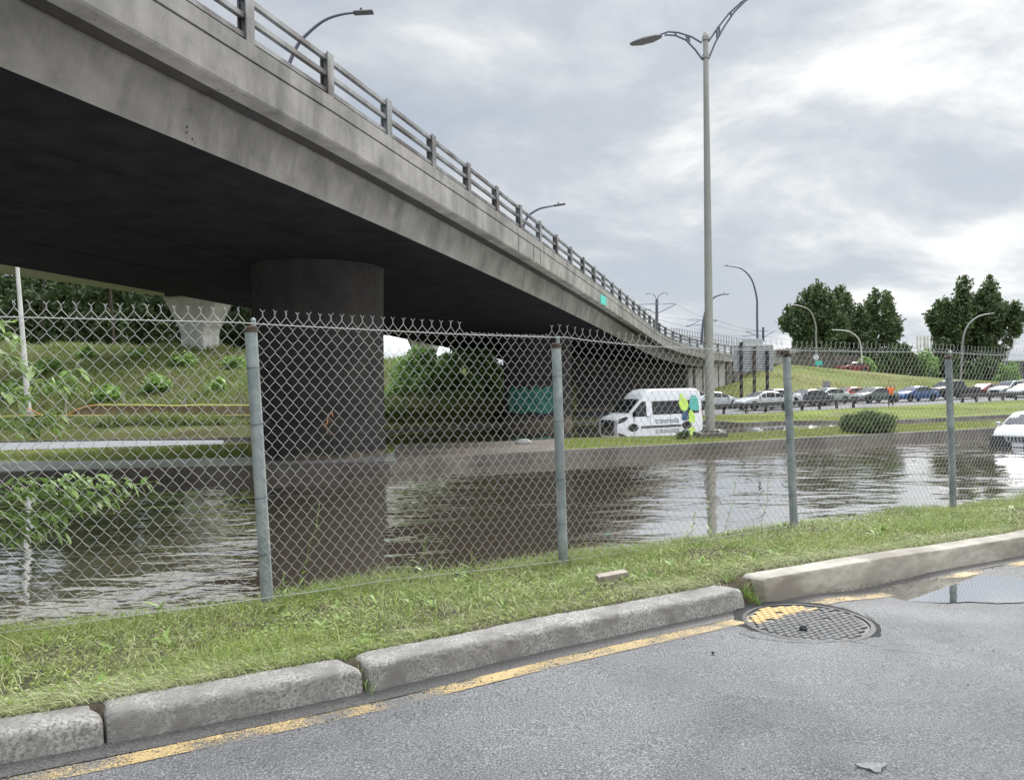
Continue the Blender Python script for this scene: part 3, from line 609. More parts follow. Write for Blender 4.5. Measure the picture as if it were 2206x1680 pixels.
# arc length parameter of the path
seg = np.linalg.norm(np.diff(P3, axis=0), axis=1); SA = np.concatenate([[0], np.cumsum(seg)])
def at_s(s, off=0, dz=0):
    p = [np.interp(s, SA, P3[:, k]) for k in range(3)]; l = [np.interp(s, SA, LN[:, k]) for k in range(2)]
    return Vector((p[0]+l[0]*off, p[1]+l[1]*off, p[2]+dz)), math.atan2(-l[0], l[1])
def s_of_px(px):
    ss = np.linspace(0, SA[-1], 1500); best = None
    for s in ss:
        p, _ = at_s(s)
        if p.y < 3: continue
        c = CM.to_3x3().transposed() @ (p-CAM); x = CX-FP*c.x/c.z
        if best is None or abs(x-px) < best[0]: best = (abs(x-px), s)
    return best[1]
s2_ = s_of_px(720); s20 = s_of_px(1404.5); step = (s20-s2_)/18
svals = [s2_+step*k for k in range(-9, 0)] + [s2_+step*k for k in range(0, 19)] + [s_of_px(1414.5)] + [s_of_px(x) for x in (1425, 1438, 1454, 1471, 1490)]
svals += [svals[-1]+step*k for k in range(1, 13) if svals[-1]+step*k < SA[-1]-.5]
pm = None
for s in svals:
    p, a = at_s(s, .17, 0)
    if pm is None:
        pb = MB(); pb.box((0, -.075, .46), (.235, .035, .92)); pb.box((0, .075, .46), (.235, .035, .92)); pb.box((0, 0, .46), (.13, .115, .90)); pb.box((0, 0, .012), (.30, .26, .024)); 
        pm = pb.build('rail_post', M['rail'], ov, bevel=.012, seg=1)
        po_ = pm
    else:
        po_ = pm.copy(); COL.objects.link(po_); po_.parent = ov
    po_.location = p; po_.rotation_euler = (0, 0, a)
for hh in (.84, .52, .19):
    sweep('rail', [(.11, hh), (.11, hh-.085), (.20, hh-.085), (.20, hh)], M['rail'], ov)
# vertical joints in the parapet and the teal plate
for px in (1117, 1149, 1164, 1345, 1470):
    p, a = at_s(s_of_px(px), -.002, -.575); j = MB().box((0, 0, 0), (.035, .012, .56)).build('expansion_joint', M['dark'], ov)
    j.location = p; j.rotation_euler = (0, 0, a)
p, a = at_s(s_of_px(1299), -.012, -.60); b = MB().box((0, 0, 0), (1.5, .02, .46)); o = b.build('plate', M['teal'], ov); o.location = p; o.rotation_euler = (0, 0, a)
txt_q = (p, a)
# piers
def pier(px, py, zb, rx, ry, name='pier', top=None, rz=0):
    q = G(px, py, zb); dirv = Vector((q.x, q.y, 0)).normalized(); c = Vector((q.x, q.y, 0))+dirv*ry
    s = np.argmin(np.hypot(P3[:, 0]-c.x, P3[:, 1]-c.y)); zt = P3[s, 2]-1.6
    rz = math.atan2(dirv.y, dirv.x)-math.pi/2
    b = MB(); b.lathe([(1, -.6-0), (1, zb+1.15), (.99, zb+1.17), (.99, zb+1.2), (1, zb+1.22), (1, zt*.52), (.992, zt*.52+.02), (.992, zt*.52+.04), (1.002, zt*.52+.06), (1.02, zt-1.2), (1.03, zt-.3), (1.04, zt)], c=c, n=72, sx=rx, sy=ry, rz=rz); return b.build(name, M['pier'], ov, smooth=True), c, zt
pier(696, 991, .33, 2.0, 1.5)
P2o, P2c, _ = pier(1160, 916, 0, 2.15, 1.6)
# dark retaining wall and pale abutment under the far end
ra = fxz(1236, 63, 0); rb_ = fxz(1478, 78, 0)
b = MB(); dv = (rb_-ra).normalized(); nv = Vector((-dv.y, dv.x, 0))
b.prism([ra+Vector((0, 0, -.6)), rb_+Vector((0, 0, -.6)), rb_+Vector((0, 0, 5.6)), ra+Vector((0, 0, 6.2))], nv*.5); b.build('retaining_wall', M['pier'], ov)
# abutment: pale bays divided by dark recesses, from column 1478 to 1590
aa = fxz(1476, 77.5, 0); ab = fxz(1592, 86.5, 0); dv = (ab-aa); Ln = dv.length; dv.normalize(); nv = Vector((-dv.y, dv.x, 0)); ang = math.atan2(dv.y, dv.x)
b = MB(); c = aa+dv*(Ln/2)+nv*.6; b.box((c.x, c.y, 2.3), (Ln+1.2, .6, 5.9), ang); b.build('abutment_back', M['pier'], ov)
nb = 7
for k in range(nb):
    c = aa+dv*(Ln*(k+.5)/nb); ww = Ln/nb*(.80 if k else .5); ps = MB().box((c.x, c.y, 2.35), (ww, .35, 5.7), ang).build('abutment_panel', M['concl'] if k < 5 else M['kerbwall'], ov, bevel=.03, seg=1)
# wing wall
wz = [W(1578, 772, 90), W(1686, 776, 103.5), W(1686, 786, 103.5), W(1640, 806, 99), W(1597, 829, 93), W(1578, 832, 90)]
MB().prism(wz, (.3, .5, 0)).build('wing_wall', M['concl'], ov)
# barrier wall along the top of the hill
bw = empty('barrier_wall', (0, 0, 0), label='low brown grey concrete barrier wall along the crest of the grass hill', cat='barrier wall')
A_ = W(1675, 764, 104.6); B_ = W(1840, 770, 112)
MB().prism([W(1672, 762, 104.5), W(1760, 759, 108), W(1850, 766, 112), W(1850, 800, 112), W(1760, 800, 108), W(1672, 795, 104.5)], (.2, .4, 0)).build('wall', M['kerbwall'], bw)
b = MB(); 
for k, x in enumerate(np.linspace(1672, 1850, 26)):
    d = 104.5+(x-1672)/178*7.5; y = np.interp(x, [1672, 1760, 1850], [762, 759, 766]); b.bar(W(x, y, d), W(x, y-11, d), .06, .06)
b.build('railing', M['rail'], bw)
b = MB(); b.tube([W(1672, 753, 104.5), W(1760, 750, 108), W(1850, 757, 112)], .04, 5); b.build('top_rail', M['rail'], bw)
# picket fence on the far side of the deck
pf = empty('picket_fence', (0, 0, 0), label='thin dark picket fence on the far side of the descending deck', cat='fence')
b = MB(); pr = []; ya = [(1445, 716, 80), (1500, 724, 85), (1545, 731, 91), (1600, 739, 98)]
for x in np.arange(1447, 1600, 5.6):
    y = np.interp(x, [q[0] for q in ya], [q[1] for q in ya]); d = np.interp(x, [q[0] for q in ya], [q[2] for q in ya]); a = W(x, y-9, d); c = W(x, y+20, d); b.bar(a, c, .05, .05); b.bar(a+Vector((-.12, 0, 0)), a+Vector((.12, 0, 0)), .05, .05)
b.build('pickets', M['rail'], pf)
b = MB(); b.tube([W(x, y+2, d) for x, y, d in ya], .05, 5); b.tube([W(x, y+9, d) for x, y, d in ya], .08, 5); b.build('rails', M['polem'], pf)
# ------------------------------------------------------------------ light rail viaduct behind
DV = 43.4
vd = empty('viaduct', (0, 0, 0), label='pale second viaduct on funnel shaped piers seen under the overpass', cat='bridge')
pv = [VP(x, y, NB, -DV) for x, y in [(0, 582), (361, 645)]]; zv = 2.45+((pv[0].z+pv[1].z)/2-2.45)*52.9/43.4
PV = np.array([(UB[0]*t-NB[0]*DV, UB[1]*t-NB[1]*DV, zv) for t in np.linspace(-10, 190, 21)]); LV, _ = normals(PV)
sweep('deck_girder', [(0, 0), (0, 2.6), (9.5, 2.6), (9.5, 0), (7.6, -.0), (1.9, 0)], M['viad'], vd, PV, LV)
sweep('edge_beam', [(-.25, 1.7), (-.25, 2.75), (-.01, 2.75), (-.01, 1.7)], M['viad'], vd, PV, LV)
def vpier(px, d, w_top, w_bot, zb, dep):
    c = fxz(px, d, 0); zt = zv-.28; b = MB(); ang = TB*-1
    prof = [(w_bot, zb-3), (w_bot, zb+ (zt-zb)*.42), (w_bot*1.12, zb+(zt-zb)*.52), (w_top, zt)]
    v = []
    for wd, z in prof:
        for sx_, sy_ in ((-1, -1), (1, -1), (1, 1), (-1, 1)):
            p = Vector((sx_*wd/2, sy_*dep/2, 0)); p.rotate(Matrix.Rotation(ang, 3, 'Z')); v.append((c.x+p.x, c.y+p.y, z))
    f = [(i*4+k, i*4+(k+1) % 4, i*4+4+(k+1) % 4, i*4+4+k) for i in range(3) for k in range(4)]+[(3, 2, 1, 0), (12, 13, 14, 15)]
    b.add(v, f); o = b.build('pier', M['viad'], vd, bevel=.15, seg=2)
    b = MB()
    for s_ in (-.33, .33): MB().box((c.x+s_*w_top, c.y, zt+.14), (w_top*.18, dep*.7, .28), ang).build('bearing', M['dark'], vd)
    return o
vpier(434, 69, 6.4, 2.5, 5.0, 2.2); vpier(917, 114, 6.0, 2.8, 4.4, 2.4)
# floating dome tents behind
for px, w_, d, yb, yt, lab in [(842, 14, 135, 779, 716, 'tall white dome tent seen beyond the bank beside the nearest pier'), (962, 9, 150, 783, 738, 'smaller white dome tent partly hidden by the bright bush')]:
    c = W(px, yb, d); top = W(px, yt, d).z-c.z; b = MB(); prof = [(1*math.cos(a)**.75, math.sin(a)) for a in np.linspace(0, 1.52, 10)]
    v = []
    wd = w_/2
    b.lathe([(wd*r_, top*h_) for r_, h_ in prof], n=12); o = b.build('dome_tent', M['tent']); o.location = (c.x, c.y+4, c.z-.3); tag(o, lab, 'tent', 'white tents behind the bank')
# ------------------------------------------------------------------ chain link fence
TOPW = [(-900, 668), (-200, 678), (0, 683), (300, 690), (545, 696), (565, 699), (720, 707), (1000, 721), (1190, 727), (1204, 724.6), (1267, 734), (1390, 746), (1562, 753), (1690, 754), (1700, 755), (1860, 758), (2030, 758.7), (2044, 760), (2138, 765), (2206, 765), (2700, 777), (3000, 785)]
BOTW = [(-900, 1490), (-200, 1388), (0, 1362), (586, 1285), (700, 1270), (808, 1252), (1202, 1209), (1500, 1165), (1700, 1133), (2048, 1097), (2206, 1082), (2700, 1010), (3000, 970)]
def fpt(px, py, off=0): return VP(px, py, NN, DF+off)
ft = [tof(fpt(x, y)) for x, y in TOPW]; ftz = [fpt(x, y).z for x, y in TOPW]
fb = [tof(fpt(x, y)) for x, y in BOTW]; fbz = [fpt(x, y).z for x, y in BOTW]
fence = empty('chain_link_fence', (0, 0, 0), label='galvanised chain link fence along the grass verge in front of the flood', cat='fence')
posts = [((540, 706), (577, 1312)), ((1198, 742), (1214, 1222)), ((1694, 762), (1711, 1142)), ((2043, 768), (2054, 1105))]
tp = [tof(fpt(*a)) for a, _ in posts]
def zf(t): return float(np.interp(t, FT, FZ))
def post(a, b, r=.037):
    m = MB(); m.tube([a, b], r, 18); o = m.build('post', M['galv'], fence, smooth=True)
    up = (a-b).normalized()
    m = MB(); m.tube([a-up*.028, a+up*.004], r+.004, 18); m.tube([a+up*.004, a+up*.012], [r+.004, r*.5], 18); m.build('post_cap', M['rust'], o, smooth=True)
    m = MB(); e = Vector((U[0]*.018, U[1]*.018, 0)); m.tube([a+e+up*.0, a+e+up*.05], .016, 10); m.tube([a+e+up*.05, a+e+up*.062], [.016, .006], 10); m.build('wire_clamp', M['galv'], o, smooth=True)
    return o
for (a, b) in posts:
    po2 = post(fpt(*a, off=.045), fpt(*b, off=.045))
    A, B = fpt(*a, off=.045), fpt(*b, off=.045)
    for f_ in (.14, .34, .60, .80):
        p = A.lerp(B, f_); m = MB(); ringp = [p+Vector((U[0]*.040*math.cos(k)+NN[0]*.040*math.sin(k), U[1]*.040*math.cos(k)+NN[1]*.040*math.sin(k), .004*math.cos(k))) for k in np.linspace(0, 6.28, 17)]
        ringp.append(ringp[-1]+Vector((U[0]*.035, U[1]*.035, .006))-Vector((NN[0]*.03, NN[1]*.03, 0))); m.tube(ringp, .0022, 5); m.build('tie_wire', M['armm'], po2)
for t in (tp[0]-2.5, tp[0]-5, tp[3]+2.6, tp[3]+5.2, tp[3]+7.8, tp[3]+10.4):
    x, y = tn(t, DF+.045); zt = float(np.interp(t, ft, ftz)); post(Vector((x, y, zt-.02)), Vector((x, y, zf(t)-.15)))
# rusty arm bracket on the third post
a = fpt(1694, 760, .02); m = MB(); m.bar(a+Vector((-.085, -.02, .012)), a+Vector((.02, 0, .005)), .05, .05); m.build('arm_bracket', M['rust'], fence, bevel=.01)
def straight(t0, t1, tz, zz_, name, r, dz=0, n=60, off=-.008):
    tt_ = np.linspace(t0, t1, n); pts = []
    for t in tt_: x, y = tn(t, DF+off); pts.append((x, y, float(np.interp(t, tz, zz_))+dz))
    return MB().tube(pts, r, 6).build(name, M['wire'], fence)
straight(-5.5, 20, ft, ftz, 'top_wire', .0035, n=160); straight(-5.5, 20, fb, fbz, 'bottom_wire', .0025, n=120)
PW, PH = .071, .0865
def tube_batch(P, r, k=4):
    # P: (m wires, n points, 3); returns verts, faces of k-sided tubes
    m, n, _ = P.shape; T = np.zeros_like(P); T[:, 1:-1] = P[:, 2:]-P[:, :-2]; T[:, 0] = P[:, 1]-P[:, 0]; T[:, -1] = P[:, -1]-P[:, -2]
    T /= np.linalg.norm(T, axis=2, keepdims=True)+1e-9; nrm = np.array([NN[0], NN[1], 0.0]); A = np.cross(T, nrm); A /= np.linalg.norm(A, axis=2, keepdims=True)+1e-9; Bn = np.cross(T, A)
    ang = np.arange(k)*2*math.pi/k; V = P[:, :, None, :]+r*(A[:, :, None, :]*np.cos(ang)[None, None, :, None]+Bn[:, :, None, :]*np.sin(ang)[None, None, :, None])
    idx = np.arange(m*n*k).reshape(m, n, k); a = idx[:, :-1, :]; b = idx[:, 1:, :]; F = np.stack([a, np.roll(a, -1, 2), np.roll(b, -1, 2), b], -1).reshape(-1, 4)
    return V.reshape(-1, 3), F
def panel(t0, t1, folded=None):
    i0 = int(math.ceil(t0/(PW/2))); i1 = int(math.floor(t1/(PW/2))); wires = []; NV = 22
    hi = (np.interp((t0+t1)/2, ft, ftz)-np.interp((t0+t1)/2, fb, fbz)+.012)
    nh = int(hi/(PH/2)); sub = 6; n = nh*sub+1
    j = np.arange(n)/sub
    for i in range(i0, i1):
        par = i % 2; ph = (j+par) % 2; tri = np.where(ph < 1, ph, 2-ph)     # 0..1
        x = (tri-.5)*2; x = np.sin(np.clip(x, -1, 1)*math.pi/2*.96)*.72 + x*.30      # softened corners, slight overlap
        t = (i+.5)*PW/2 + x*PW/4*1.0
        zb = np.interp(t, fb, fbz); ztp = np.interp(t, ft, ftz)+.012
        z = ztp-(ztp-zb)*(j/nh); z = z - 0
        wob = .002*np.sin(i*1.7+j*.4)+.003*math.sin(i*.31)
        d = DF - .0025*np.cos(ph*math.pi)*(1 if par else -1)+.02*np.sin(i*.09)*np.sin(j*.16)
        t = t + .0035*np.sin(j*.33+i*.05)
        X, Y = tn(t+wob*.5, d); wires.append(np.stack([X, Y, z+wob], -1))
    V, F = tube_batch(np.array(wires), .0015, 4)
    # knuckles: the apex wires stand above the top wire and end in a twisted fork
    ks = []
    for i in range(i0, i1+1):
        if i % 2: continue
        t = i*PW/2; zt = float(np.interp(t, ft, ftz))+.012
        if folded and folded[0] < t < folded[1]:
            pts = [(t-PW/2, zt-.010), (t-PW/4, zt+.004), (t, zt-.012), (t+.012, zt-.03), (t+.02, zt-.012), (t+PW/4, zt+.004), (t+PW/2, zt-.012)]
            ks.append([pts])
            continue
        a = .032
        ks.append([[(t-PW/2, zt-.006), (t-PW/4, zt+a*.5), (t-.004, zt+a), (t+.003, zt+a+.012), (t-.003, zt+a+.024), (t+.004, zt+a+.034), (t+.013, zt+a+.044)],
                   [(t+PW/2, zt-.006), (t+PW/4, zt+a*.5), (t+.004, zt+a), (t-.003, zt+a+.012), (t+.003, zt+a+.024), (t-.004, zt+a+.034), (t-.013, zt+a+.043)]])
    P = []
    for q in ks:
        for w_ in q:
            jx = random.uniform(-.003, .003); arr = []
            for k, (t, z) in enumerate(w_): x, y = tn(t+jx*k*.4, DF+(.002 if k % 2 else -.002)+jx*k*.3); arr.append((x, y, z+abs(jx)*k*.5))
            P.append(arr)
    V2_, F2 = tube_batch(np.array(P), .0018, 4)
    return mesh_np('mesh_panel', np.concatenate([V, V2_]), np.concatenate([F, F2+len(V)]), M['wire'], fence)
tf0, tf1 = tof(fpt(1003, 721)), tof(fpt(1188, 727))
bnd = [tp[0]-5, tp[0]-2.5] + tp + [tp[3]+2.6, tp[3]+5.2, tp[3]+7.8, tp[3]+10.4]
for k in range(len(bnd)-1):
    panel(bnd[k]+.03, bnd[k+1]-.0, (tf0, tf1) if k == 2 else None)
# ------------------------------------------------------------------ grass and weeds
def blades(name, X, Y, Z, h, wd, lean, mat, droop=.5, seg=3, dirbias=None, **kw):
    n = len(X); a = rng.uniform(0, 2*math.pi, n)
    if dirbias is not None: a = dirbias+rng.normal(0, .7, n)
    dx, dy = np.cos(a), np.sin(a); px_, py_ = -dy, dx
    fa = rng.uniform(0, math.pi, n); wx, wy = np.cos(fa), np.sin(fa)
    V = np.zeros((n, 2*seg+1, 3)); 
    for k in range(seg+1):
        f = k/seg; hz = h*(f - droop*lean*f*f*.55); off = h*lean*(f**1.7)
        w_ = wd*(1-f**1.5)*.5
        cx_ = X+dx*off; cy_ = Y+dy*off; cz = Z+hz
        if k < seg:
            V[:, 2*k] = np.stack([cx_-wx*w_, cy_-wy*w_, cz], -1); V[:, 2*k+1] = np.stack([cx_+wx*w_, cy_+wy*w_, cz], -1)
        else: V[:, 2*seg] = np.stack([cx_, cy_, cz], -1)
    m = 2*seg+1; base = np.arange(n)*m; tri = []
    for k in range(seg-1):
        a_, b_, c_, d_ = 2*k, 2*k+1, 2*k+3, 2*k+2
        tri += [np.stack([base+a_, base+b_, base+c_], -1), np.stack([base+a_, base+c_, base+d_], -1)]
    tri.append(np.stack([base+2*seg-2, base+2*seg-1, base+2*seg], -1))
    o = mesh_np(name, V.reshape(-1, 3), np.concatenate(tri), mat); return tag(o, **kw)
def verge_pts(n, t0, t1, d0, d1, clump=3.0, seed=1):
    t = t0+(t1-t0)*rng.uniform(0, 1, int(n*1.7))**1.45; d = rng.uniform(d0, d1, len(t)); k = fbm(t, d, clump, seed, 3)
    keep = rng.uniform(-.75, .55, len(t)) < k+.15; t, d = t[keep][:n], d[keep][:n]; return t, d
t, d = verge_pts(135000, -2.3, 15, 3.235, 5.35, 3.6)
X, Y = tn(t, d); Z = verge_z(t, d)
hm = (.034+.062*np.clip(fbm(t, d, 3.2, 21)+.25, 0, 1.2))*(.55+.45*np.clip((d-3.2)/.5, 0, 1))
h = hm*rng.uniform(.55, 1.35, len(t)); h *= 1+.9*(rng.uniform(0, 1, len(t)) > .985); h *= 1+.5*np.clip((d-4.5)/.4, 0, 1)
o = blades('grass', X, Y, Z-.004, h, rng.uniform(.003, .0062, len(t)), rng.uniform(.2, 1.6, len(t)), M['grass'], label='green grass of the roadside verge between kerb and fence', cat='grass', kind='stuff')
t, d = verge_pts(4500, -2.2, 12, 3.4, 5.2, 2.6, 27); X, Y = tn(t, d); Z = verge_z(t, d)
blades('long_grass', X, Y, Z-.004, rng.uniform(.08, .17, len(t)), rng.uniform(.004, .009, len(t)), rng.uniform(.4, 1.7, len(t)), M['grass'], seg=4, label='longer arching grass blades standing out of the verge', cat='grass', kind='stuff')
# flattened dry grass near the kerb
t, d = verge_pts(20000, -2.3, 12, 3.20, 3.50, 2.0, 31)
X, Y = tn(t, d); Z = verge_z(t, d)
blades('straw', X, Y, Z+.004, rng.uniform(.045, .11, len(t)), rng.uniform(.002, .0038, len(t)), rng.uniform(1.1, 1.9, len(t)), M['straw'], droop=.95, dirbias=math.atan2(-U[1], -U[0]), label='flattened straw and trampled grass lying along the back of the kerb', cat='grass', kind='stuff')
t, d = verge_pts(14000, -2.3, 13, 3.5, 5.2, 3.0, 61); X, Y = tn(t, d); Z = verge_z(t, d)
blades('clippings', X, Y, Z+rng.uniform(.015, .05, len(t)), rng.uniform(.03, .08, len(t)), rng.uniform(.002, .0045, len(t)), rng.uniform(1.3, 2.2, len(t)), M['straw'], droop=.9, seg=2, label='pale dry clippings matted into the verge grass', cat='clippings', kind='stuff')
# broad weed leaves in rosettes
def leaf_batch(C, D_, L_, W_, curl=.5):
    # leaf: base C, direction D_ (unit), length, width -> 6-vertex blade bent over
    n = len(C); up = np.array([0, 0, 1.0]); side = np.cross(D_, up); side /= np.linalg.norm(side, axis=1)[:, None]+1e-9
    V = np.zeros((n, 8, 3)); fr = [0, .3, .7, 1]; wf = [.25, 1, .8, 0]
    for k in range(4):
        c = C+D_*(L_*fr[k])[:, None]+up*(-(L_*curl)*(fr[k]**2)*.5)[:, None]
        V[:, 2*k] = c-side*(W_*wf[k]*.5)[:, None]; V[:, 2*k+1] = c+side*(W_*wf[k]*.5)[:, None]+up*(W_*wf[k]*.15)[:, None]
    b = np.arange(n)*8; q = np.concatenate([np.stack([b+2*k, b+2*k+1, b+2*k+3, b+2*k+2], -1) for k in range(3)]); return V.reshape(-1, 3), q
Cs, Ds, Ls, Ws = [], [], [], []
tr, dr = verge_pts(300, -2.0, 11, 3.35, 5.1, 2.0, 41)
for a_, b_ in zip(tr, dr):
    x, y = tn(a_, b_); z = float(verge_z(a_, b_)); k = random.randint(5, 11); L0 = random.uniform(.035, .095)
    for i in range(k):
        an = random.uniform(0, 6.28); el = random.uniform(.25, 1.15); Cs.append((x+random.uniform(-.012, .012), y+random.uniform(-.012, .012), z+.01)); Ds.append((math.cos(an)*math.cos(el), math.sin(an)*math.cos(el), math.sin(el))); l = L0*random.uniform(.6, 1.2); Ls.append(l); Ws.append(l*random.uniform(.16, .30))
V_, F_ = leaf_batch(np.array(Cs), np.array(Ds), np.array(Ls), np.array(Ws)); tag(mesh_np('broadleaf_weeds', V_, F_, M['weed']), 'broad leaved weeds scattered through the verge grass', 'weeds', kind='stuff')
# small clover leaves
t, d = verge_pts(22000, -2.2, 10, 3.25, 5.1, 3.5, 51); X, Y = tn(t, d); Z = verge_z(t, d); an = rng.uniform(0, 6.28, len(t)); el = rng.uniform(-.1, .5, len(t))
V_, F_ = leaf_batch(np.stack([X, Y, Z+rng.uniform(.01, .045, len(t))], -1), np.stack([np.cos(an)*np.cos(el), np.sin(an)*np.cos(el), np.sin(el)], -1), rng.uniform(.010, .026, len(t)), rng.uniform(.008, .014, len(t)), .3)
tag(mesh_np('clover', V_, F_, M['grass']), 'low clover leaves filling the verge grass', 'clover', kind='stuff')
# tall weeds at the fence line
def stem_weed(px, d, hgt, seed, label, seedhead=True, leafy=6):
    r_ = random.Random(seed); t0 = tpx(px, 1200, d); x, y = tn(t0, d); z = float(verge_z(t0, d)); root = empty('tall_weed', (x, y, z), label=label, cat='weed')
    n = 8; lean = r_.uniform(-.3, .3); pts = [Vector((math.sin(i/n*1.3)*lean*hgt+.01*r_.uniform(-1, 1), .02*math.sin(i), hgt*i/n)) for i in range(n+1)]
    MB().tube(pts, [.0028*(1-.6*i/n) for i in range(n+1)], 5).build('stem', M['weed'], root)
    C_, D2, L2, W2 = [], [], [], []
    for i in range(leafy):
        p = pts[1+int((n-2)*i/max(1, leafy))]; an = r_.uniform(0, 6.28); C_.append(tuple(p)); D2.append((math.cos(an)*.8, math.sin(an)*.8, .6)); L2.append(r_.uniform(.06, .13)); W2.append(r_.uniform(.008, .02))
    if seedhead:
        for i in range(26):
            p = pts[-1].lerp(pts[-3], r_.random()); an = r_.uniform(0, 6.28); C_.append(tuple(p)); D2.append((math.cos(an)*.5, math.sin(an)*.5, .7)); L2.append(r_.uniform(.012, .03)); W2.append(.004)
    v, f = leaf_batch(np.array(C_), np.array(D2), np.array(L2), np.array(W2)); mesh_np('leaves', v, f, M['weed'], root)
for px, d, hg, lab in [(610, 4.62, .22, 'short curling weed with yellow tips just right of the nearest fence post'), (905, 4.6, .34, 'upright pale weed stalk standing alone between the two nearest posts'), (630, 4.95, .62, 'tall thin grass stalk behind the mesh right of the nearest post'),
                       (1010, 4.7, .20, 'small weed sprig at the foot of the mesh left of the second post'), (1535, 4.9, .36, 'thin weed stalk against the bright water left of the third post'), (1560, 5.0, .48, 'leaning weed with narrow dark leaves left of the third post'), (1640, 4.95, .50, 'dark leaved weed stalk closest to the third post'),
                       (1480, 4.95, .26, 'short grassy weed between the second and third posts'), (2100, 4.95, .30, 'weed stalk against the water right of the fourth post'), (330, 4.7, .14, 'low weed tuft by the bottom wire at the left')]:
    stem_weed(px, d, hg, int(px), lab)
# weeds growing in the kerb joints
def joint_weed(px, py, n, hg, label, seed):
    t0 = tpx(px, py, DK); x, y = tn(t0, DK+.01); z = float(gz(t0)); r_ = np.random.default_rng(seed)
    q = r_.uniform(0, 1, n); dd = DK-.015+q*.2+r_.normal(0, .01, n); tt_ = t0+r_.normal(0, .012, n)-.28*(q*.2); X, Y = tn(tt_, dd); Z = z+q*.11
    o = blades('joint_weed', X, Y, Z, r_.uniform(.03, hg, n), r_.uniform(.003, .007, n), r_.uniform(.3, 1.3, n), M['weed'], seg=3, label=label, cat='weed'); return o
joint_weed(1632, 1305, 170, .11, 'green weeds sprouting from the joint between old and new kerb', 5)
joint_weed(795, 1488, 60, .07, 'dry weeds in the open joint between two worn kerb stones', 6)
# far tufts on the strips of turf
def strip_tufts(name, A, B, n, hmax, mat, label, seed, wd=.012):
    r_ = np.random.default_rng(seed); A = np.array([tuple(p) for p in A]); B = np.array([tuple(p) for p in B]); i = r_.uniform(0, len(A)-1.001, n); f = r_.uniform(.02, .98, n); k = i.astype(int); g = (i-k)[:, None]
    a = A[k]*(1-g)+A[k+1]*g; b = B[k]*(1-g)+B[k+1]*g; p = a*(1-f[:, None])+b*f[:, None]
    return blades(name, p[:, 0], p[:, 1], p[:, 2]-.01, r_.uniform(.3, 1, n)*hmax, r_.uniform(.6, 1.4, n)*wd, r_.uniform(.2, 1.1, n), mat, seg=2, label=label, cat='grass', kind='stuff')
ra_ = [G(x, interp_px(K1, x), .33)+Vector((0, .3, 0)) for x in XS if x >= 1200]; rb2 = [G(x, interp_px(B1, x), .33)+Vector((0, -.1, 0)) for x in XS if x >= 1200]
strip_tufts('median_grass', ra_, rb2, 30000, .13, M['fargrass'], 'grass on the median strip round the lamp post', 3, .014)
ra_ = [G(x, float(np.interp(x, [-700, 0, 270, 540, 850], [996, 993, 991, 984, 975])), .33) for x in (-350, 0, 270, 540, 840)]; rb2 = [G(x, interp_px(B1, x), .33)+Vector((0, -.1, 0)) for x in (-350, 0, 270, 540, 840)]
strip_tufts('median_grass', ra_, rb2, 12000, .16, M['fargrass'], 'grass strip beyond the wet pavement on the left', 4, .015)
def surf_tufts(name, GR, n, hlo, hhi, mat, label, seed, wd, vlo=0, vhi=1, ulo=0, uhi=1, cat='weeds', clump=.5, lean=1.1):
    r_ = np.random.default_rng(seed); nv, nu, _ = GR.shape; u = r_.uniform(ulo, uhi, n)*(nu-1.01); v = r_.uniform(vlo, vhi, n)*(nv-1.01); i = v.astype(int); j = u.astype(int); fi = (v-i)[:, None]; fj = (u-j)[:, None]
    p = (GR[i, j]*(1-fj)+GR[i, j+1]*fj)*(1-fi)+(GR[i+1, j]*(1-fj)+GR[i+1, j+1]*fj)*fi
    k = fbm(p[:, 0], p[:, 1], clump, seed); hh = hlo+(hhi-hlo)*np.clip(k*.9+.4, 0, 1)
    return blades(name, p[:, 0], p[:, 1], p[:, 2]-.03, hh*r_.uniform(.5, 1.2, n), r_.uniform(.5, 1.5, n)*wd, r_.uniform(.2, lean, n), mat, seg=2, label=label, cat=cat, kind='stuff')
surf_tufts('verge_grass', VERGE, 40000, .05, .16, M['fargrass'], 'grass of the far verge in front of the queue of cars', 6, .018, uhi=.85, cat='grass')
surf_tufts('bank_weeds', BANK, 90000, .25, 1.0, M['bankleaf'], 'tall weeds covering the bank on the left', 7, .09, vlo=.24, vhi=.84, ulo=.1)
surf_tufts('bank_grass', BANK, 26000, .06, .14, M['fargrass'], 'mown bright grass at the foot of the bank on the left', 8, .03, vlo=.0, vhi=.22, ulo=.05, cat='grass')
# leaf quads spread through ellipsoids
def leaf_cloud(ells, n, size, seed, shell=.35, core=0):
    r_ = np.random.default_rng(seed); vol = np.array([e[3]*e[4]*e[5] for e in ells])**.8; k = r_.choice(len(ells), n, p=vol/vol.sum()); E = np.array(ells)[k]
    v = r_.normal(0, 1, (n, 3)); v /= np.linalg.norm(v, axis=1)[:, None]; rad = r_.uniform(shell, 1, n)**.5
    P = E[:, :3]+v*rad[:, None]*E[:, 3:6]; P += r_.normal(0, size*.6, (n, 3))
    u = r_.normal(0, 1, (n, 3)); u /= np.linalg.norm(u, axis=1)[:, None]; w_ = np.cross(u, r_.normal(0, 1, (n, 3))); w_ /= np.linalg.norm(w_, axis=1)[:, None]
    s = size*r_.uniform(.55, 1.35, n)[:, None]
    V = np.stack([P-u*s, P+w_*s*.45-u*s*.1, P+u*s, P-w_*s*.45-u*s*.1], 1); return V.reshape(-1, 3), np.arange(n*4).reshape(n, 4)
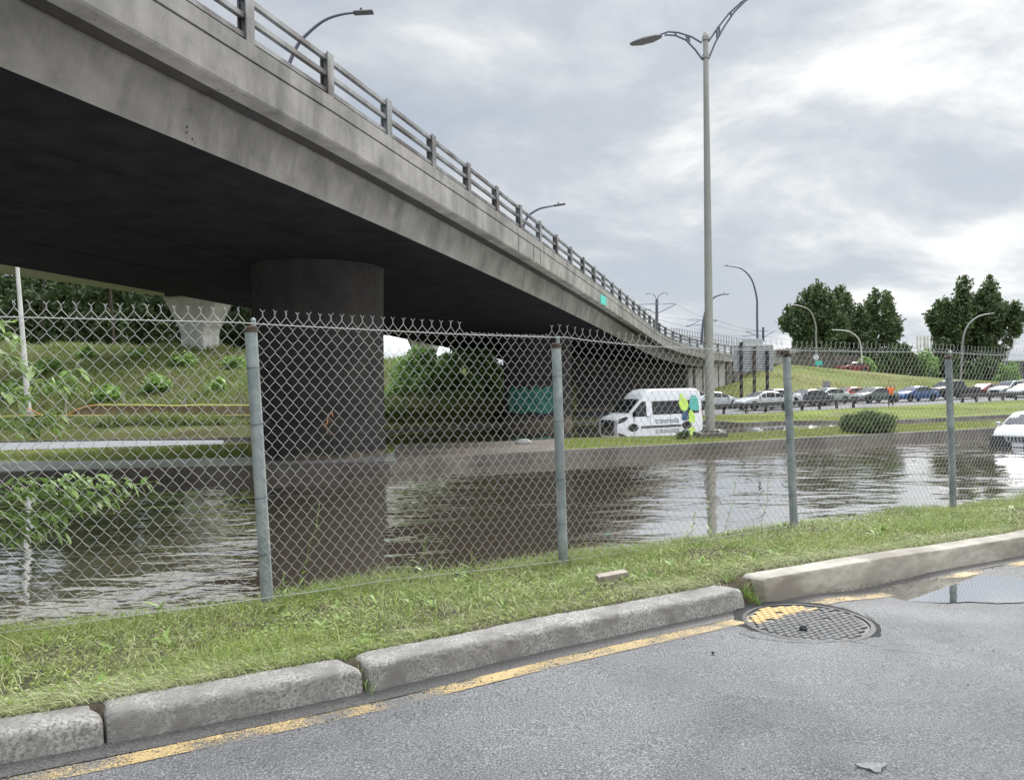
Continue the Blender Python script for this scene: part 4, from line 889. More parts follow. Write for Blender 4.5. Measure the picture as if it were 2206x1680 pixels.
def crown_lobes(cx_, cy_, z0_, z1_, prof, seed, n=46, lobe=.16, dep=.8):
    # prof: function height fraction -> (left, right) extent
    r_ = random.Random(seed); out = []; Hh = z1_-z0_
    for i in range(n):
        f = (i+.5)/n; f = min(.99, max(.01, f+r_.uniform(-.03, .03))); l, r2 = prof(f); x = cx_+r_.uniform(-l, r2)*.97; hw = (l+r2)/2; yy = cy_+r_.uniform(-1, 1)*hw*dep*.8
        s = lobe*Hh*r_.uniform(.55, 1.15)*(.65+.35*min(1, hw/(Hh*.25))); out.append((x, yy, z0_+Hh*f, s*.85, s*.85, s*(r_.uniform(.9, 1.4)+.7*max(0, f-.6))))
    return out
def limbs(b, base, lob, tr, seed, k=12):
    r_ = random.Random(seed); base = Vector(base); topz = max(e[2] for e in lob); cxm = sum(e[0] for e in lob)/len(lob); cym = sum(e[1] for e in lob)/len(lob)
    tops = [base+Vector((0, 0, -.3)), base+Vector((0, 0, (topz-base.z)*.2)), Vector(((base.x+cxm)/2, (base.y+cym)/2, base.z+(topz-base.z)*.5)), Vector((cxm, cym, base.z+(topz-base.z)*.85))]
    b.tube(tops, [tr, tr*.8, tr*.5, tr*.12], 8)
    for e in r_.sample(lob, min(k, len(lob))):
        f = r_.uniform(.15, .6); a = base+(tops[3]-base)*f; c = Vector(e[:3]); m = a.lerp(c, .5)+Vector((0, 0, (c-a).length*.08)); b.tube([a, m, c], [tr*.4*(1-f*.5), tr*.22, tr*.05], 6)
def tree(name, label, px, ybase, ytop, d, prof, seed, n=16000, size=.36, mat='poplar', tr=.35, lobes=64, lobe=.105, group=None, cat='tree', zoff=.12, trunkname='trunk'):
    b0 = W(px, ybase, d); t0 = W(px, ytop, d); mpp = d/FP; root = empty(name, (b0.x, b0.y, b0.z), label=label, cat=cat, group=group); Hh = t0.z-b0.z
    pf_ = lambda f: tuple(q*mpp for q in prof(f)); lob = crown_lobes(0, 0, Hh*zoff, Hh*.97, pf_, seed, lobes, lobe)
    v, f = leaf_cloud(lob, n, size, seed); mesh_np('crown', v, f, M[mat], root)
    b = MB(); limbs(b, (0, 0, 0), lob, tr, seed); b.build(trunkname, M['bark'], root, smooth=True)
    return root
def P_(*rows):
    xs = [r[0] for r in rows]; return lambda f: (float(np.interp(f, xs, [r[1] for r in rows])), float(np.interp(f, xs, [r[2] for r in rows])))
def plume_tree(label, px, ybase, d, plumes, seed, n, size=.33, tr=.38):
    # plumes: (column, bottom row, top row, half width in pixels); each a tapering upright spray of leaf clumps on its own limb
    b0 = W(px, ybase, d); root = empty('poplar_tree', b0, label=label, cat='tree', group='tall poplars beyond the hill'); r_ = random.Random(seed); mpp = d/FP; lob = []; b = MB()
    b.tube([(0, 0, -.4), (0, 0, 3), (.1, 0, 5.5)], [tr, tr*.85, tr*.6], 8)
    for (x, yb, yt, hw) in plumes:
        a = W(x, yb, d)-b0; t = W(x, yt, d)-b0; hh = t.z-a.z; hwm = hw*mpp*1.35; k = int(9+hh*1.6); yy0 = r_.uniform(-2.5, 2.5)
        b.tube([(0, 0, 1.5+r_.uniform(0, 2)), (a.x*.55, yy0*.5, (a.z+2)*.6), (a.x, yy0, a.z+hh*.15), (t.x, yy0, t.z-hh*.1)], [tr*.55, tr*.4, tr*.25, .03], 6)
        for i in range(k):
            f = (i+r_.random())/k; env = hwm*min(1, .45+1.6*f)*(1-max(0, f-.45)/.55*.86); an = r_.uniform(0, 6.28); rr = env*r_.uniform(.2, .9)
            cxx = a.x+(t.x-a.x)*f+rr*math.cos(an); cyy = yy0+rr*math.sin(an)*.8; cz = a.z+hh*f; s = (.42+.75*r_.random())*(1.15-f*.55)
            lob.append((cxx, cyy, cz, s, s, s*r_.uniform(.9, 1.5)))
            if i % 2: b.tube([(a.x+(t.x-a.x)*max(0, f-.12), yy0, cz-hh*.10), (cxx, cyy, cz)], [.07, .02], 5)
    v, f = leaf_cloud(lob, n, size, seed, .15); mesh_np('crown', v, f, M['poplar'], root); b.build('trunk', M['bark'], root, smooth=True)
plume_tree('leftmost large poplar, its crown reaching towards the tall sign', 1752, 800, 118, [(1712, 745, 652, 22), (1698, 705, 664, 12), (1735, 750, 632, 24), (1752, 720, 613, 22), (1768, 730, 618, 22), (1782, 760, 640, 24), (1725, 770, 700, 22), (1765, 790, 700, 26), (1742, 700, 622, 18)], 1, 14500)
plume_tree('narrow poplar squeezed between two larger crowns at the left group', 1805, 800, 121, [(1792, 740, 622, 13), (1812, 740, 632, 16), (1825, 720, 616, 17), (1839, 740, 634, 14), (1808, 790, 690, 24), (1832, 790, 690, 22), (1790, 780, 690, 18), (1850, 765, 662, 15), (1846, 790, 720, 16)], 2, 12500)
plume_tree('looser poplar with a dark forked trunk, right of the left group', 1876, 805, 124, [(1862, 740, 654, 14), (1880, 720, 628, 14), (1896, 735, 640, 17), (1915, 700, 628, 15), (1928, 720, 655, 14), (1935, 715, 680, 10), (1905, 775, 700, 24), (1872, 785, 700, 20), (1888, 700, 632, 12), (1922, 765, 705, 16), (1852, 770, 690, 14), (1848, 745, 668, 10)], 3, 11500, .31)
plume_tree('broadest poplar standing alone at the right', 2080, 812, 120, [(2012, 735, 656, 18), (2030, 740, 645, 22), (2050, 740, 618, 22), (2068, 700, 600, 18), (2085, 720, 608, 20), (2104, 730, 632, 20), (2120, 700, 603, 18), (2138, 720, 612, 20), (2155, 720, 635, 22), (2175, 715, 655, 20), (2190, 690, 664, 10), (2025, 785, 705, 24), (2065, 800, 690, 28), (2105, 800, 690, 28), (2140, 770, 690, 24), (2095, 760, 640, 26), (2002, 700, 668, 10)], 4, 27000)
for i, (px, yb, yt, hw, d, lab, mt_) in enumerate([(1945, 806, 752, 38, 112, 'rounded bush between the two groups of poplars', 'bushd'), (1905, 806, 768, 26, 110, 'dark low bush left of the rounded bush', 'bushd'), (1995, 812, 770, 24, 113, 'leafy bush just left of the fourth fence post', 'bushl'), (1862, 800, 778, 16, 108, 'pale green young bush beside the red car', 'bushl'),
        (1778, 797, 755, 26, 112, 'dark undergrowth bush beneath the leftmost poplar', 'bushd'), (2060, 818, 776, 34, 113, 'dark bush under the broadest poplar, left side', 'bushd'), (2120, 821, 778, 36, 114, 'dark bush under the broadest poplar, right side', 'bushd'), (2172, 824, 792, 26, 112, 'low scrub bush at the right end of the hill crest', 'bushl')]):
    tree('bush', lab, px, yb, yt, d, P_((0, hw, hw), (.5, hw*.95, hw), (.8, hw*.7, hw*.6), (1, hw*.25, hw*.2)), 30+i, 3600, .30, mt_, .08, 18, .3, 'bushes along the hill crest', 'bush', 0.08, 'stems')
# leafless tree at the right
br = W(2162, 820, 118); root = empty('bare_tree', br, label='leafless grey tree with fine twigs at the far right', cat='tree'); b = MB(); rr_ = random.Random(5)
def twig(b, p, dvec, l, r0, dep):
    q = p+dvec*l; m = p.lerp(q, .5)+Vector((rr_.uniform(-.1, .1), rr_.uniform(-.1, .1), .05))*l; b.tube([p, m, q], [r0, r0*.8, r0*.55], 5, caps=False)
    if dep == 0: return
    for _ in range(3 if dep > 1 else 2):
        nd = (dvec+Vector((rr_.uniform(-.75, .75), rr_.uniform(-.5, .5), rr_.uniform(-.15, .4)))).normalized(); twig(b, q, nd, l*rr_.uniform(.6, .8), r0*.55, dep-1)
twig(b, Vector((0, 0, -.2)), Vector((.12, 0, 1)).normalized(), 2.6, .11, 5); b.build('branches', noisy('grey bark', (.2, .18, .16), (.3, .27, .24), scale=3, bump=0), root)
# dark round bush on the median
def small_bush(name, label, px, py, zg, hw, ht, seed, n, size, mat, cat='bush'):
    g_ = G(px, py, zg); root = empty(name, (g_.x, g_.y+hw*.3, zg-.02), label=label, cat=cat); r_ = random.Random(seed)
    lob = [(r_.uniform(-.62, .62)*hw, r_.uniform(-.5, .5)*hw, ht*r_.uniform(.15, .68), hw*.34, hw*.34, ht*.25) for _ in range(26)]
    lob = [e for e in lob if abs(e[0])/hw+e[2]/ht < 1.05]
    v, f = leaf_cloud(lob, n, size, seed, .1); mesh_np('foliage', v, f, M[mat], root); b = MB()
    for e in lob[:16]: b.tube([(0, 0, 0), (e[0]*.5, e[1]*.5, e[2]*.6), (e[0], e[1], e[2]+ht*.15)], [.03, .018, .005], 5)
    b.build('stems', M['bark'], root); return root
small_bush('shrub', 'dense dark willow shrub on the median by the water edge', 1878, 932, .33, 1.15, .95, 8, 9000, .065, 'bushd', 'shrub')
sh = [c for c in COL.objects if c.name == 'shrub'][0]; n_ = 2600; r2 = np.random.default_rng(4); an = r2.uniform(0, 6.28, n_); ra2 = r2.uniform(0, 1, n_)**.6
o = blades('sprays', np.cos(an)*ra2*1.0, np.sin(an)*ra2*.8, .1+(1-ra2)*.45*r2.uniform(.3, 1, n_), r2.uniform(.2, .62, n_)*(1+.5*np.sin(an*3+1)), r2.uniform(.012, .028, n_), r2.uniform(.1, 1.1, n_), M['bushd']); o.parent = sh
small_bush('shrub', 'small scrubby weed clump at the foot of the pole by the van', 1470, 946, .33, .35, .45, 9, 900, .04, 'bushd', 'shrub')
# bright bush under the bridge
for i, (px, yb, yt, hw, d, lab, mt_, n) in enumerate([(1022, 900, 752, 76, 57, 'large bright feathery bush on the bank between the two piers', 'bushl', 17000), (902, 898, 772, 74, 54.5, 'lower bright bush beside the right edge of the nearest pier', 'bushl', 12000), (1080, 880, 790, 30, 66, 'shaded bush behind the graffiti pier', 'bushd', 4000)]):
    tree('bush', lab, px, yb, yt, d, P_((0, hw, hw), (.5, hw, hw), (.8, hw*.7, hw*.7), (1, hw*.3, hw*.3)), 60+i, n, .16, mt_, .1, 40, .2, 'bushes on the bank between the piers', 'bush', .05, 'stems')
# woodland behind the bank
wl = []; r_ = random.Random(12)
for i in range(95):
    x = r_.uniform(-900, 640); d = r_.uniform(80, 112); zb_ = W(x, 745, d).z; top = (r_.uniform(590, 640) if x > 380 else r_.uniform(560, 625))+r_.uniform(0, 40)*(r_.random() > .7)
    q = W(x, 745, d); zt_ = W(x, top, d).z; nl_ = 9
    for k in range(nl_): f = (k+.3)/nl_; s = (zt_-zb_)*.11*r_.uniform(.7, 1.3); wl.append((q.x+r_.uniform(-2, 2)*(1-f*.4), q.y+r_.uniform(-2, 2), zb_+(zt_-zb_)*f, s*1.4, s*1.4, s))
v, f = leaf_cloud(wl, 80000, .42, 77, .2); tag(mesh_np('woodland', v, f, M['woods']), 'dark woodland behind the overgrown bank on the left', 'woodland', kind='stuff')
b = MB()
for i in range(60):
    x = r_.uniform(-900, 640); d = r_.uniform(78, 100); a = W(x, 750, d); b.tube([a+Vector((0, 0, -1)), a+Vector((r_.uniform(-.5, .5), 0, 8))], [.16, .08], 6)
tag(b.build('woodland_trunks', M['bark']), 'dim trunks inside the woodland on the left', 'tree trunks', kind='stuff')
# sapling reaching in from the left edge, in front of the water
sap = empty('sapling', tuple(G(-60, 1330, .3).xyz if False else VP(-120, 1330, NN, 5.4)), label='leafy green sapling reaching in from the left edge behind the mesh', cat='sapling')
so_ = sap.location.copy(); SD = 5.3
def sp(px, py, off=0): return VP(px, py, NN, SD+off)-so_
brs = [[(-120, 1330), (-110, 1150), (-60, 1085), (60, 1065), (180, 1052), (318, 1042)], [(-60, 1085), (20, 1110), (120, 1108), (230, 1060)], [(-110, 1150), (-90, 950), (-20, 905), (60, 912), (135, 915)], [(-90, 950), (-80, 800), (-20, 750), (30, 770), (72, 800)],
       [(-80, 800), (-60, 720), (-10, 690), (15, 700)], [(-20, 905), (40, 860), (100, 835), (170, 795)], [(-20, 750), (60, 815), (130, 828), (158, 838)], [(-60, 1085), (10, 1060), (90, 1050), (170, 1015)], [(-60, 1120), (0, 1150), (50, 1165)], [(-20, 905), (50, 900), (110, 895), (125, 890)], [(60, 1065), (140, 1080), (200, 1090)], [(-90, 940), (-30, 975), (20, 985)], [(-60, 1085), (0, 1080), (70, 1100), (130, 1120)], [(-60, 1085), (0, 1050), (60, 1030), (120, 1040)], [(-60, 1085), (0, 1100), (80, 1135), (150, 1150)], [(-60, 1100), (0, 1130), (60, 1150), (90, 1160)], [(60, 1065), (130, 1045), (200, 1030), (250, 1035)], [(60, 1065), (150, 1075), (220, 1080), (262, 1075)], [(-20, 905), (30, 930), (90, 925)], [(-90, 950), (-40, 850), (20, 840), (60, 870)], [(-20, 750), (10, 720), (40, 735)]]
b = MB(); Cs, Ds, Ls, Ws = [], [], [], []; r_ = random.Random(3)
for bi, pl in enumerate(brs):
    pts = [sp(x, y, .1*math.sin(bi*2+k)) for k, (x, y) in enumerate(pl)]; b.tube(pts, [.010*(1-.75*k/(len(pts)-1))*(1.4 if bi == 0 else .7) for k in range(len(pts))], 6)
    for a_, c_ in zip(pts[1:], pts[2:]):
        nn_ = max(4, int((c_-a_).length/.017))
        for k in range(nn_):
            for sgn in (-1, 1):
                p = a_.lerp(c_, (k+r_.random())/nn_)+Vector((r_.uniform(-.02, .02), r_.uniform(-.08, .08), r_.uniform(-.02, .02))); dv = (c_-a_).normalized(); up = Vector((0, 0, 1))*sgn*r_.uniform(.3, 1.0)+dv*.8+Vector((r_.uniform(-.3, .3), r_.uniform(-.7, .7), -.15)); up.normalize()
                Cs.append(tuple(p)); Ds.append(tuple(up)); l = r_.uniform(.04, .085); Ls.append(l); Ws.append(l*.50)
b.build('branches', M['weed'], sap)
v, f = leaf_batch(np.array(Cs), np.array(Ds), np.array(Ls), np.array(Ws), .4); mesh_np('leaves', v, f, M['sapl'], sap)
# small reddish dead sprig caught in the mesh in front of the nearest pier
root = empty('dead_sprig', VP(706, 935, NN, DF-.02), label='small rust red dead sprig caught in the mesh in front of the nearest pier', cat='sprig'); r_ = random.Random(8)
def q_(x, y): return VP(x, y, NN, DF-.02)-root.location
st = [q_(706, 935), q_(703, 915), q_(707, 898), q_(716, 886)]; M['deadl'] = leafmat('dead leaves', [(.35, .12, .06), (.5, .25, .1), (.25, .09, .06)]); MB().tube(st, .0015, 5).build('stem', M['deadl'], root)
C_, D2 = [], []
for k in range(14): p = st[k % 3].lerp(st[k % 3+1], r_.random()); C_.append(tuple(p)); v = Vector((r_.uniform(-1, 1), r_.uniform(-.3, .3), r_.uniform(-.5, .3))).normalized(); D2.append(tuple(v))
v, f = leaf_batch(np.array(C_), np.array(D2), np.full(14, .035), np.full(14, .006)); mesh_np('leaves', v, f, M['deadl'], root)

surf_tufts('hill_grass', HILL, 42000, .08, .24, M['fargrass'], 'grass tufts on the mown hill behind the cars', 12, .05, vlo=.02, vhi=.62, ulo=.05, uhi=.9, cat='grass')
# scrub clumps dotted over the bank
r_ = random.Random(21)
bu = [c for c in COL.objects if c.name.startswith('bush')]
proto = tree('bank_shrub', 'scrub clump', 230, 860, 838, 50, P_((0, 22, 22), (.5, 20, 20), (1, 8, 8)), 91, 1500, .15, 'bushl', .05, 12, .3, 'scrub clumps on the overgrown bank', 'shrub', .05, 'stems')
spots = [(230, 860, 49, 'scrub clump low on the bank between the pole and the nearest post'), (110, 800, 57, 'scrub clump right of the leaning pale pole'), (335, 838, 52, 'scrub clump in the middle of the left bank'), (470, 842, 51, 'scrub clump left of the nearest fence post'), (505, 790, 60, 'scrub clump right of the funnel shaped viaduct pier'), (395, 785, 61, 'scrub clump at the foot of the funnel shaped viaduct pier'), (300, 772, 64, 'scrub clump near the top of the bank under the woodland'), (190, 768, 65, 'scrub clump below the woodland beside the leaning pole'), (440, 905, 45.5, 'low scrub clump under the tape barrier near the nearest post'), (20, 850, 50, 'scrub clump at the left edge of the bank')]
for k, (x, y, d, lab) in enumerate(spots):
    if k == 0: o = proto
    else:
        o = proto.copy(); COL.objects.link(o)
        for ch in [c for c in COL.objects if c.parent == proto]: q = ch.copy(); COL.objects.link(q); q.parent = o
    o.location = W(x, y, d); o.location.z -= .15; o.rotation_euler = (0, 0, r_.uniform(0, 6)); sc = r_.uniform(.8, 1.5)*d/50; o.scale = (sc*1.2, sc, sc*.9); o['label'] = lab
# grit, litter and floating debris
r_ = np.random.default_rng(5)
def chips(name, P, size, mat, label, cat, flat_=.5):
    n = len(P); a = r_.uniform(0, 6.28, n); s = size*r_.uniform(.4, 1.4, n); V = np.zeros((n, 8, 3)); k = 0
    for sx_ in (-1, 1):
        for sy_ in (-1, 1):
            for sz_ in (-1, 1):
                x = sx_*s*r_.uniform(.6, 1, n); y = sy_*s*r_.uniform(.4, .8, n); V[:, k] = P+np.stack([x*np.cos(a)-y*np.sin(a), x*np.sin(a)+y*np.cos(a), sz_*s*flat_], -1); k += 1
    b = np.arange(n)*8; F = np.concatenate([np.stack([b+i for i in q], -1) for q in ((0, 1, 3, 2), (4, 6, 7, 5), (0, 4, 5, 1), (2, 3, 7, 6), (0, 2, 6, 4), (1, 5, 7, 3))]); return tag(mesh_np(name, V.reshape(-1, 3), F, mat), label, cat, kind='stuff')
n_ = 1500; t = r_.uniform(-2, 9, n_); q = np.abs(r_.normal(0, .09, n_))+.005; X, Y = tn(t, DK-q); chips('gutter_grit', np.stack([X, Y, road_z(t, q)+.004], -1), .0035, M['slab'], 'fine grit and crumbs lying in the gutter', 'grit')
n_ = 500; t = r_.uniform(-2, 8, n_); q = r_.uniform(.25, 2.5, n_); X, Y = tn(t, DK-q); chips('road_grit', np.stack([X, Y, road_z(t, q)+.002], -1), .0028, M['kerb'], 'loose pale grit scattered over the wet asphalt', 'grit')
n_ = 420; px_ = r_.uniform(-100, 2250, n_); k1y = np.interp(px_, [p[0] for p in K1], [p[1] for p in K1]); py_ = k1y+16+np.abs(r_.normal(0, 1, n_))*42; pts = np.array([tuple(G(float(a), float(b), .004)) for a, b in zip(px_, py_)]); chips('floating_debris', pts, .035, M['soil'], 'small twigs and scum floating along the kerb on the flood', 'debris', .12)
# ------------------------------------------------------------------ lamp posts
def big_lamp():
    g_ = G(1530, 941, .33); root = empty('lamp_post', g_, label='tall pale double armed lamp post on the median in the middle of the photo', cat='lamp post')
    d = g_.y; T = W(1520, 82, d); b = MB(); ax = T-g_
    def on(f): return ax*f
    b.tube([on(0), on(1)], [.185, .095], 20); b.build('pole', M['polem'], root, smooth=True)
    b = MB(); b.tube([on(1), on(1)+Vector((0, 0, .18)), on(1)+Vector((0, 0, .28))], [.115, .09, .01], 14); b.build('finial', M['polem'], root, smooth=True)
    b = MB(); b.box((0, 0, .02), (1.1, 1.1, .35)); b.build('footing', M['kerbwall'], root, bevel=.04)
    b = MB()
    for sx_ in (-1, 1):
        for sy_ in (-1, 1): b.tube([(sx_*.22, sy_*.22, .19), (sx_*.22, sy_*.22, .3)], .03, 6)
    b.box((0, 0, .22), (.6, .6, .05)); b.build('base_plate', M['rust'], root)
    def q(px, py, dd=0): return W(px, py, d+dd)-g_
    up = [(1512, 93), (1490, 80), (1462, 71), (1440, 69), (1420, 76)]; lo = [(1514, 130), (1498, 108), (1478, 87), (1455, 77), (1435, 76), (1432, 77)]
    b = MB(); b.tube([q(*p) for p in up], .038, 8); b.tube([q(*p) for p in lo], .038, 8); b.tube([q(1479, 77), q(1480, 88)], .04, 6); b.tube([q(1484, 79), q(1485, 92)], .04, 6); b.tube([q(1455, 71), q(1456, 78)], .04, 6); b.build('arm', M['armm'], root, smooth=True)
    up = [(1526, 90), (1545, 62), (1570, 30), (1596, 6), (1640, -22), (1690, -34)]; lo = [(1526, 128), (1541, 92), (1560, 58), (1582, 26), (1606, 2), (1645, -20)]
    b = MB(); b.tube([q(*p) for p in up], .038, 8); b.tube([q(*p) for p in lo], .038, 8); b.tube([q(1544, 64), q(1545, 84)], .04, 6); b.tube([q(1549, 58), q(1550, 78)], .04, 6); b.tube([q(1574, 26), q(1575, 36)], .04, 6); b.build('arm', M['armm'], root, smooth=True)
    def head(c, s, nm='lamp_head'):
        b = MB(); prof = [(-.95, .02, .03), (-.8, .13, .07), (-.3, .24, .11), (.3, .24, .10), (.62, .14, .06), (.72, .04, .04)]; v = []
        for x, w_, h_ in prof:
            for yy, zz_ in ((-w_, 0), (-w_*.75, h_*.7), (0, h_), (w_*.75, h_*.7), (w_, 0), (w_*.7, -h_*.9), (-w_*.7, -h_*.9)): v.append(c+Vector((x*s*.75, yy, zz_ + (x*.16 if s > 0 else x*.16))))
        n = 7; f = [(i*n+k, i*n+(k+1) % n, (i+1)*n+(k+1) % n, (i+1)*n+k) for i in range(len(prof)-1) for k in range(n)]+[tuple(range(n))[::-1], tuple(range(5*n, 6*n))]
        b.add(v, f); return b.build(nm, M['headm'], root, smooth=True)
    head(q(1396, 86), 1); head(q(1715, -36), -1)
    b = MB(); 
    for f in (.955, 1.0): p = on(f)*1.0; b.tube([p+Vector((0, 0, -.1)), p+Vector((0, 0, .04))], .14, 12)
    b.build('clamp', M['polem'], root)
big_lamp()
def arc_lamp(pts, d, label, r=.09, mat='armm', head=True, group='curved arm street lamps', basey=None):
    base = W(*pts[0], d); root = empty('street_lamp', base, label=label, cat='street lamp', group=group)
    P = [W(x, y, d)-base for x, y in pts]
    Q = [P[0]]
    for i in range(len(P)-1):                                   # Catmull-Rom through the points
        p0 = P[max(i-1, 0)]; p1 = P[i]; p2 = P[i+1]; p3 = P[min(i+2, len(P)-1)]
        for k in range(1, 7):
            t = k/6; Q.append(.5*((2*p1)+(p2-p0)*t+(2*p0-5*p1+4*p2-p3)*t*t+(3*p1-p0-3*p2+p3)*t**3))
    n = len(Q); MB().tube(Q, [r*(1-.5*i/(n-1)) for i in range(n)], 8).build('pole', M[mat], root, smooth=True)
    e = Q[-1]; dr = (Q[-1]-Q[-2]).normalized(); s = .55 if head else .4; b = MB(); b.bar(e-dr*s*.5, e+dr*s*.8, .26, .10); b.build('lamp_head', M['headm' if mat == 'armm' else mat], root, bevel=.04)
    b = MB(); b.tube([e+Vector((0, 0, .04)), e+Vector((0, 0, .16))], .045, 8); b.build('photocell', M['headm'], root)
arc_lamp([(618, 150), (640, 100), (664, 72), (700, 44), (740, 31), (778, 28)], 27, 'bridge lamp with a dark curved arm above the upper left railing', .075)
arc_lamp([(1124, 500), (1136, 468), (1160, 451), (1185, 445), (1203, 442)], 47, 'bridge lamp whose arm rises over the middle of the railing', .09)
arc_lamp([(1512, 742), (1514, 700), (1522, 665), (1536, 643), (1552, 635), (1560, 634)], 72, 'bridge lamp half hidden behind the tall double armed lamp post', .12)
arc_lamp([(1632, 760), (1631, 680), (1630, 640), (1618, 600), (1595, 578), (1568, 573)], 96, 'tall curved lamp rising above the big sign and reaching left', .15)
arc_lamp([(1762, 795), (1758, 740), (1757, 700), (1745, 670), (1722, 659), (1704, 657)], 106, 'curved street lamp in front of the leftmost poplar', .15, 'polem')
arc_lamp([(1857, 795), (1855, 750), (1848, 728), (1828, 714), (1800, 711)], 107, 'low curved street lamp in front of the forked poplar', .12, 'polel')
arc_lamp([(2068, 835), (2072, 780), (2075, 730), (2086, 700), (2108, 682), (2133, 676)], 90, 'curved street lamp in front of the broadest poplar', .14, 'polem')
arc_lamp([(1988, 790), (1986, 765), (1980, 752), (1964, 748)], 120, 'small distant street lamp beside the antenna mast', .10, 'polel')
# leaning pale pole at the left
a = W(63, 899, 44.4); t = W(36, 560, 44.4); root = empty('utility_pole', a, label='leaning pale grey pole on the bank at the left edge', cat='pole')
MB().tube([Vector((0, 0, -.3)), (t-a)*1.0], [.17, .10], 12).build('pole', M['polel'], root, smooth=True); MB().tube([(0, 0, -.2), (0, 0, .35)], .24, 10).build('footing', M['concl'], root)
# catenary masts and wires
def mast(px, yb, yt, d, arms, label, horn=False):
    b0 = W(px, yb, d); root = empty('catenary_mast', b0, label=label, cat='catenary mast', group='tram catenary masts behind the bridge'); q = lambda x, y: W(x, y, d)-b0
    MB().tube([q(px, yb), q(px, yt)], [.2, .16], 8).build('mast', M['armm'], root)
    b = MB()
    for p, r2 in arms: b.tube([q(*p), q(*r2)], .045, 5)
    b.build('bracket', M['armm'], root)
    if horn:
        b = MB(); b.tube([q(px, yt), q(px-6, yt-10), q(px-14, yt-13), q(px-22, yt-12), q(px-23, yt-8)], .04, 5); b.tube([q(px, yt), q(px+6, yt-10), q(px+14, yt-14), q(px+22, yt-14), q(px+23, yt-9)], .04, 5); b.build('horn_arm', M['armm'], root)
mast(1415, 712, 645, 90, [((1371, 656), (1455, 654)), ((1371, 656), (1415, 676)), ((1415, 676), (1455, 656)), ((1375, 668), (1402, 667))], 'catenary mast with two small curled lamps above the railing', True)
mast(1519, 735, 684, 104, [((1480, 690), (1546, 690)), ((1478, 702), (1516, 699)), ((1480, 704), (1506, 692)), ((1516, 700), (1546, 690))], 'catenary mast hidden behind the tall lamp post, only brackets showing')
mast(1644, 735, 705, 120, [((1606, 714), (1656, 713)), ((1598, 724), (1640, 722)), ((1608, 715), (1640, 727)), ((1645, 727), (1668, 713))], 'catenary mast behind the top of the big sign')
wr = empty('overhead_wires', (0, 0, 0), label='thin tram overhead wires strung between the masts', cat='wires')
for pl in [[(1360, 640, 82), (1455, 655, 90), (1546, 690, 104), (1640, 712, 120), (1668, 713, 120), (1790, 740, 140)], [(1393, 673, 88), (1500, 686, 104), (1600, 713, 120), (1740, 735, 140)], [(1375, 668, 88), (1480, 703, 104), (1598, 724, 120), (1730, 745, 140)]]:
    P = [W(*p) for p in pl]; Q = []
    for a_, c_ in zip(P, P[1:]):
        for k in range(8): f = k/8; Q.append(a_.lerp(c_, f)+Vector((0, 0, -.3*4*f*(1-f))))
    Q.append(P[-1]); MB().tube(Q, .022, 4).build('wire', M['armm'], wr)
# antenna mast
b0 = W(1992, 800, 150); root = empty('antenna_mast', b0, label='distant pale mobile phone antenna mast between the poplars', cat='antenna mast'); q = lambda x, y, dd=0: W(x, y, 150+dd)-b0
MB().tube([q(1993, 800), q(1992, 726)], .28, 8).build('mast', M['polel'], root)
b = MB()
for x in (-15, -8, 0, 8, 15):
    for y in (730, 745): b.box(q(1991+x, y), (.22, .2, 1.3))
b.bar(q(1975, 730), q(2008, 730), .08, .08); b.bar(q(1975, 745), q(2008, 745), .08, .08); b.build('antenna', M['polel'], root)
# big sign seen from behind
d = 70.5; b0 = W(1625, 852, d); root = empty('road_sign', b0, label='big ribbed road sign seen from behind on three dark posts', cat='road sign'); q = lambda x, y, dd=0: W(x, y, d+dd)-b0
b = MB()
n = 11
for k in range(n):
    y0 = 742.5+(800.6-742.5)*k/n; y1 = y0+(800.6-742.5)/n*.66; b.prism([q(1580, y0+.0), q(1666, y0), q(1666, y1), q(1580, y1)], (0, .10, 0))
b.build('main_panel', M['signback'], root)
b = MB(); b.prism([q(1580, 742.5, .13), q(1666, 742.5, .13), q(1666, 800.0, .13), q(1580, 800.0, .13)], (0, .04, 0)); b.build('backing', flat('sign shadow gap', (.16, .16, .165), .7), root)
b = MB(); b.prism([q(1599, 729.5), q(1644, 729.5), q(1644, 742), q(1599, 742)], (0, .06, 0)); b.prism([q(1599, 732.5, -.03), q(1644, 732.5, -.03), q(1644, 733.2, -.03), q(1599, 733.2, -.03)], (0, .02, 0)); b.build('upper_panel', M['signback'], root)
for x, y0, y1 in ((1597, 737, 850), (1625, 748, 856), (1653, 755, 846)):
    b = MB(); b.bar(q(x, y1+6, -.2), q(x, y0, -.2), .34, .20); b.build('post', M['rust'] if x == 1625 else M['dark'], root)
def small_sign(px, y0, y1, w_, yb, d, label, mat, shape='rect', postmat='polem'):
    b0 = W(px, yb, d); root = empty('road_sign', b0, label=label, cat='road sign'); q = lambda x, y: W(x, y, d)-b0
    MB().tube([q(px, yb+3), q(px, y0+2)], .045, 6).build('post', M[postmat], root); b = MB()
    if shape == 'rect': b.prism([q(px-w_/2, y0), q(px+w_/2, y0), q(px+w_/2, y1), q(px-w_/2, y1)], (0, -.04, 0))
    else: r0 = w_/2; b.prism([q(px+r0*math.cos(a), (y0+y1)/2+r0*math.sin(a)) for a in np.linspace(0, 6.28, 17)[:-1]], (0, -.04, 0))
    for o in (b,): o.build('panel', mat, root)
    return root, q
small_sign(1780, 821, 843, 16, 852, 79, 'grey sign seen from behind, standing behind the cars on the hill foot', flat('dull sign grey', (.22, .24, .25), .6))
small_sign(1758, 762, 777, 12, 790, 104.5, 'small white sign on the crest under the leftmost poplar', M['white'], 'round')
small_sign(1764, 777, 787, 15, 792, 104, 'small green street sign on the crest below the white sign', M['teal'])
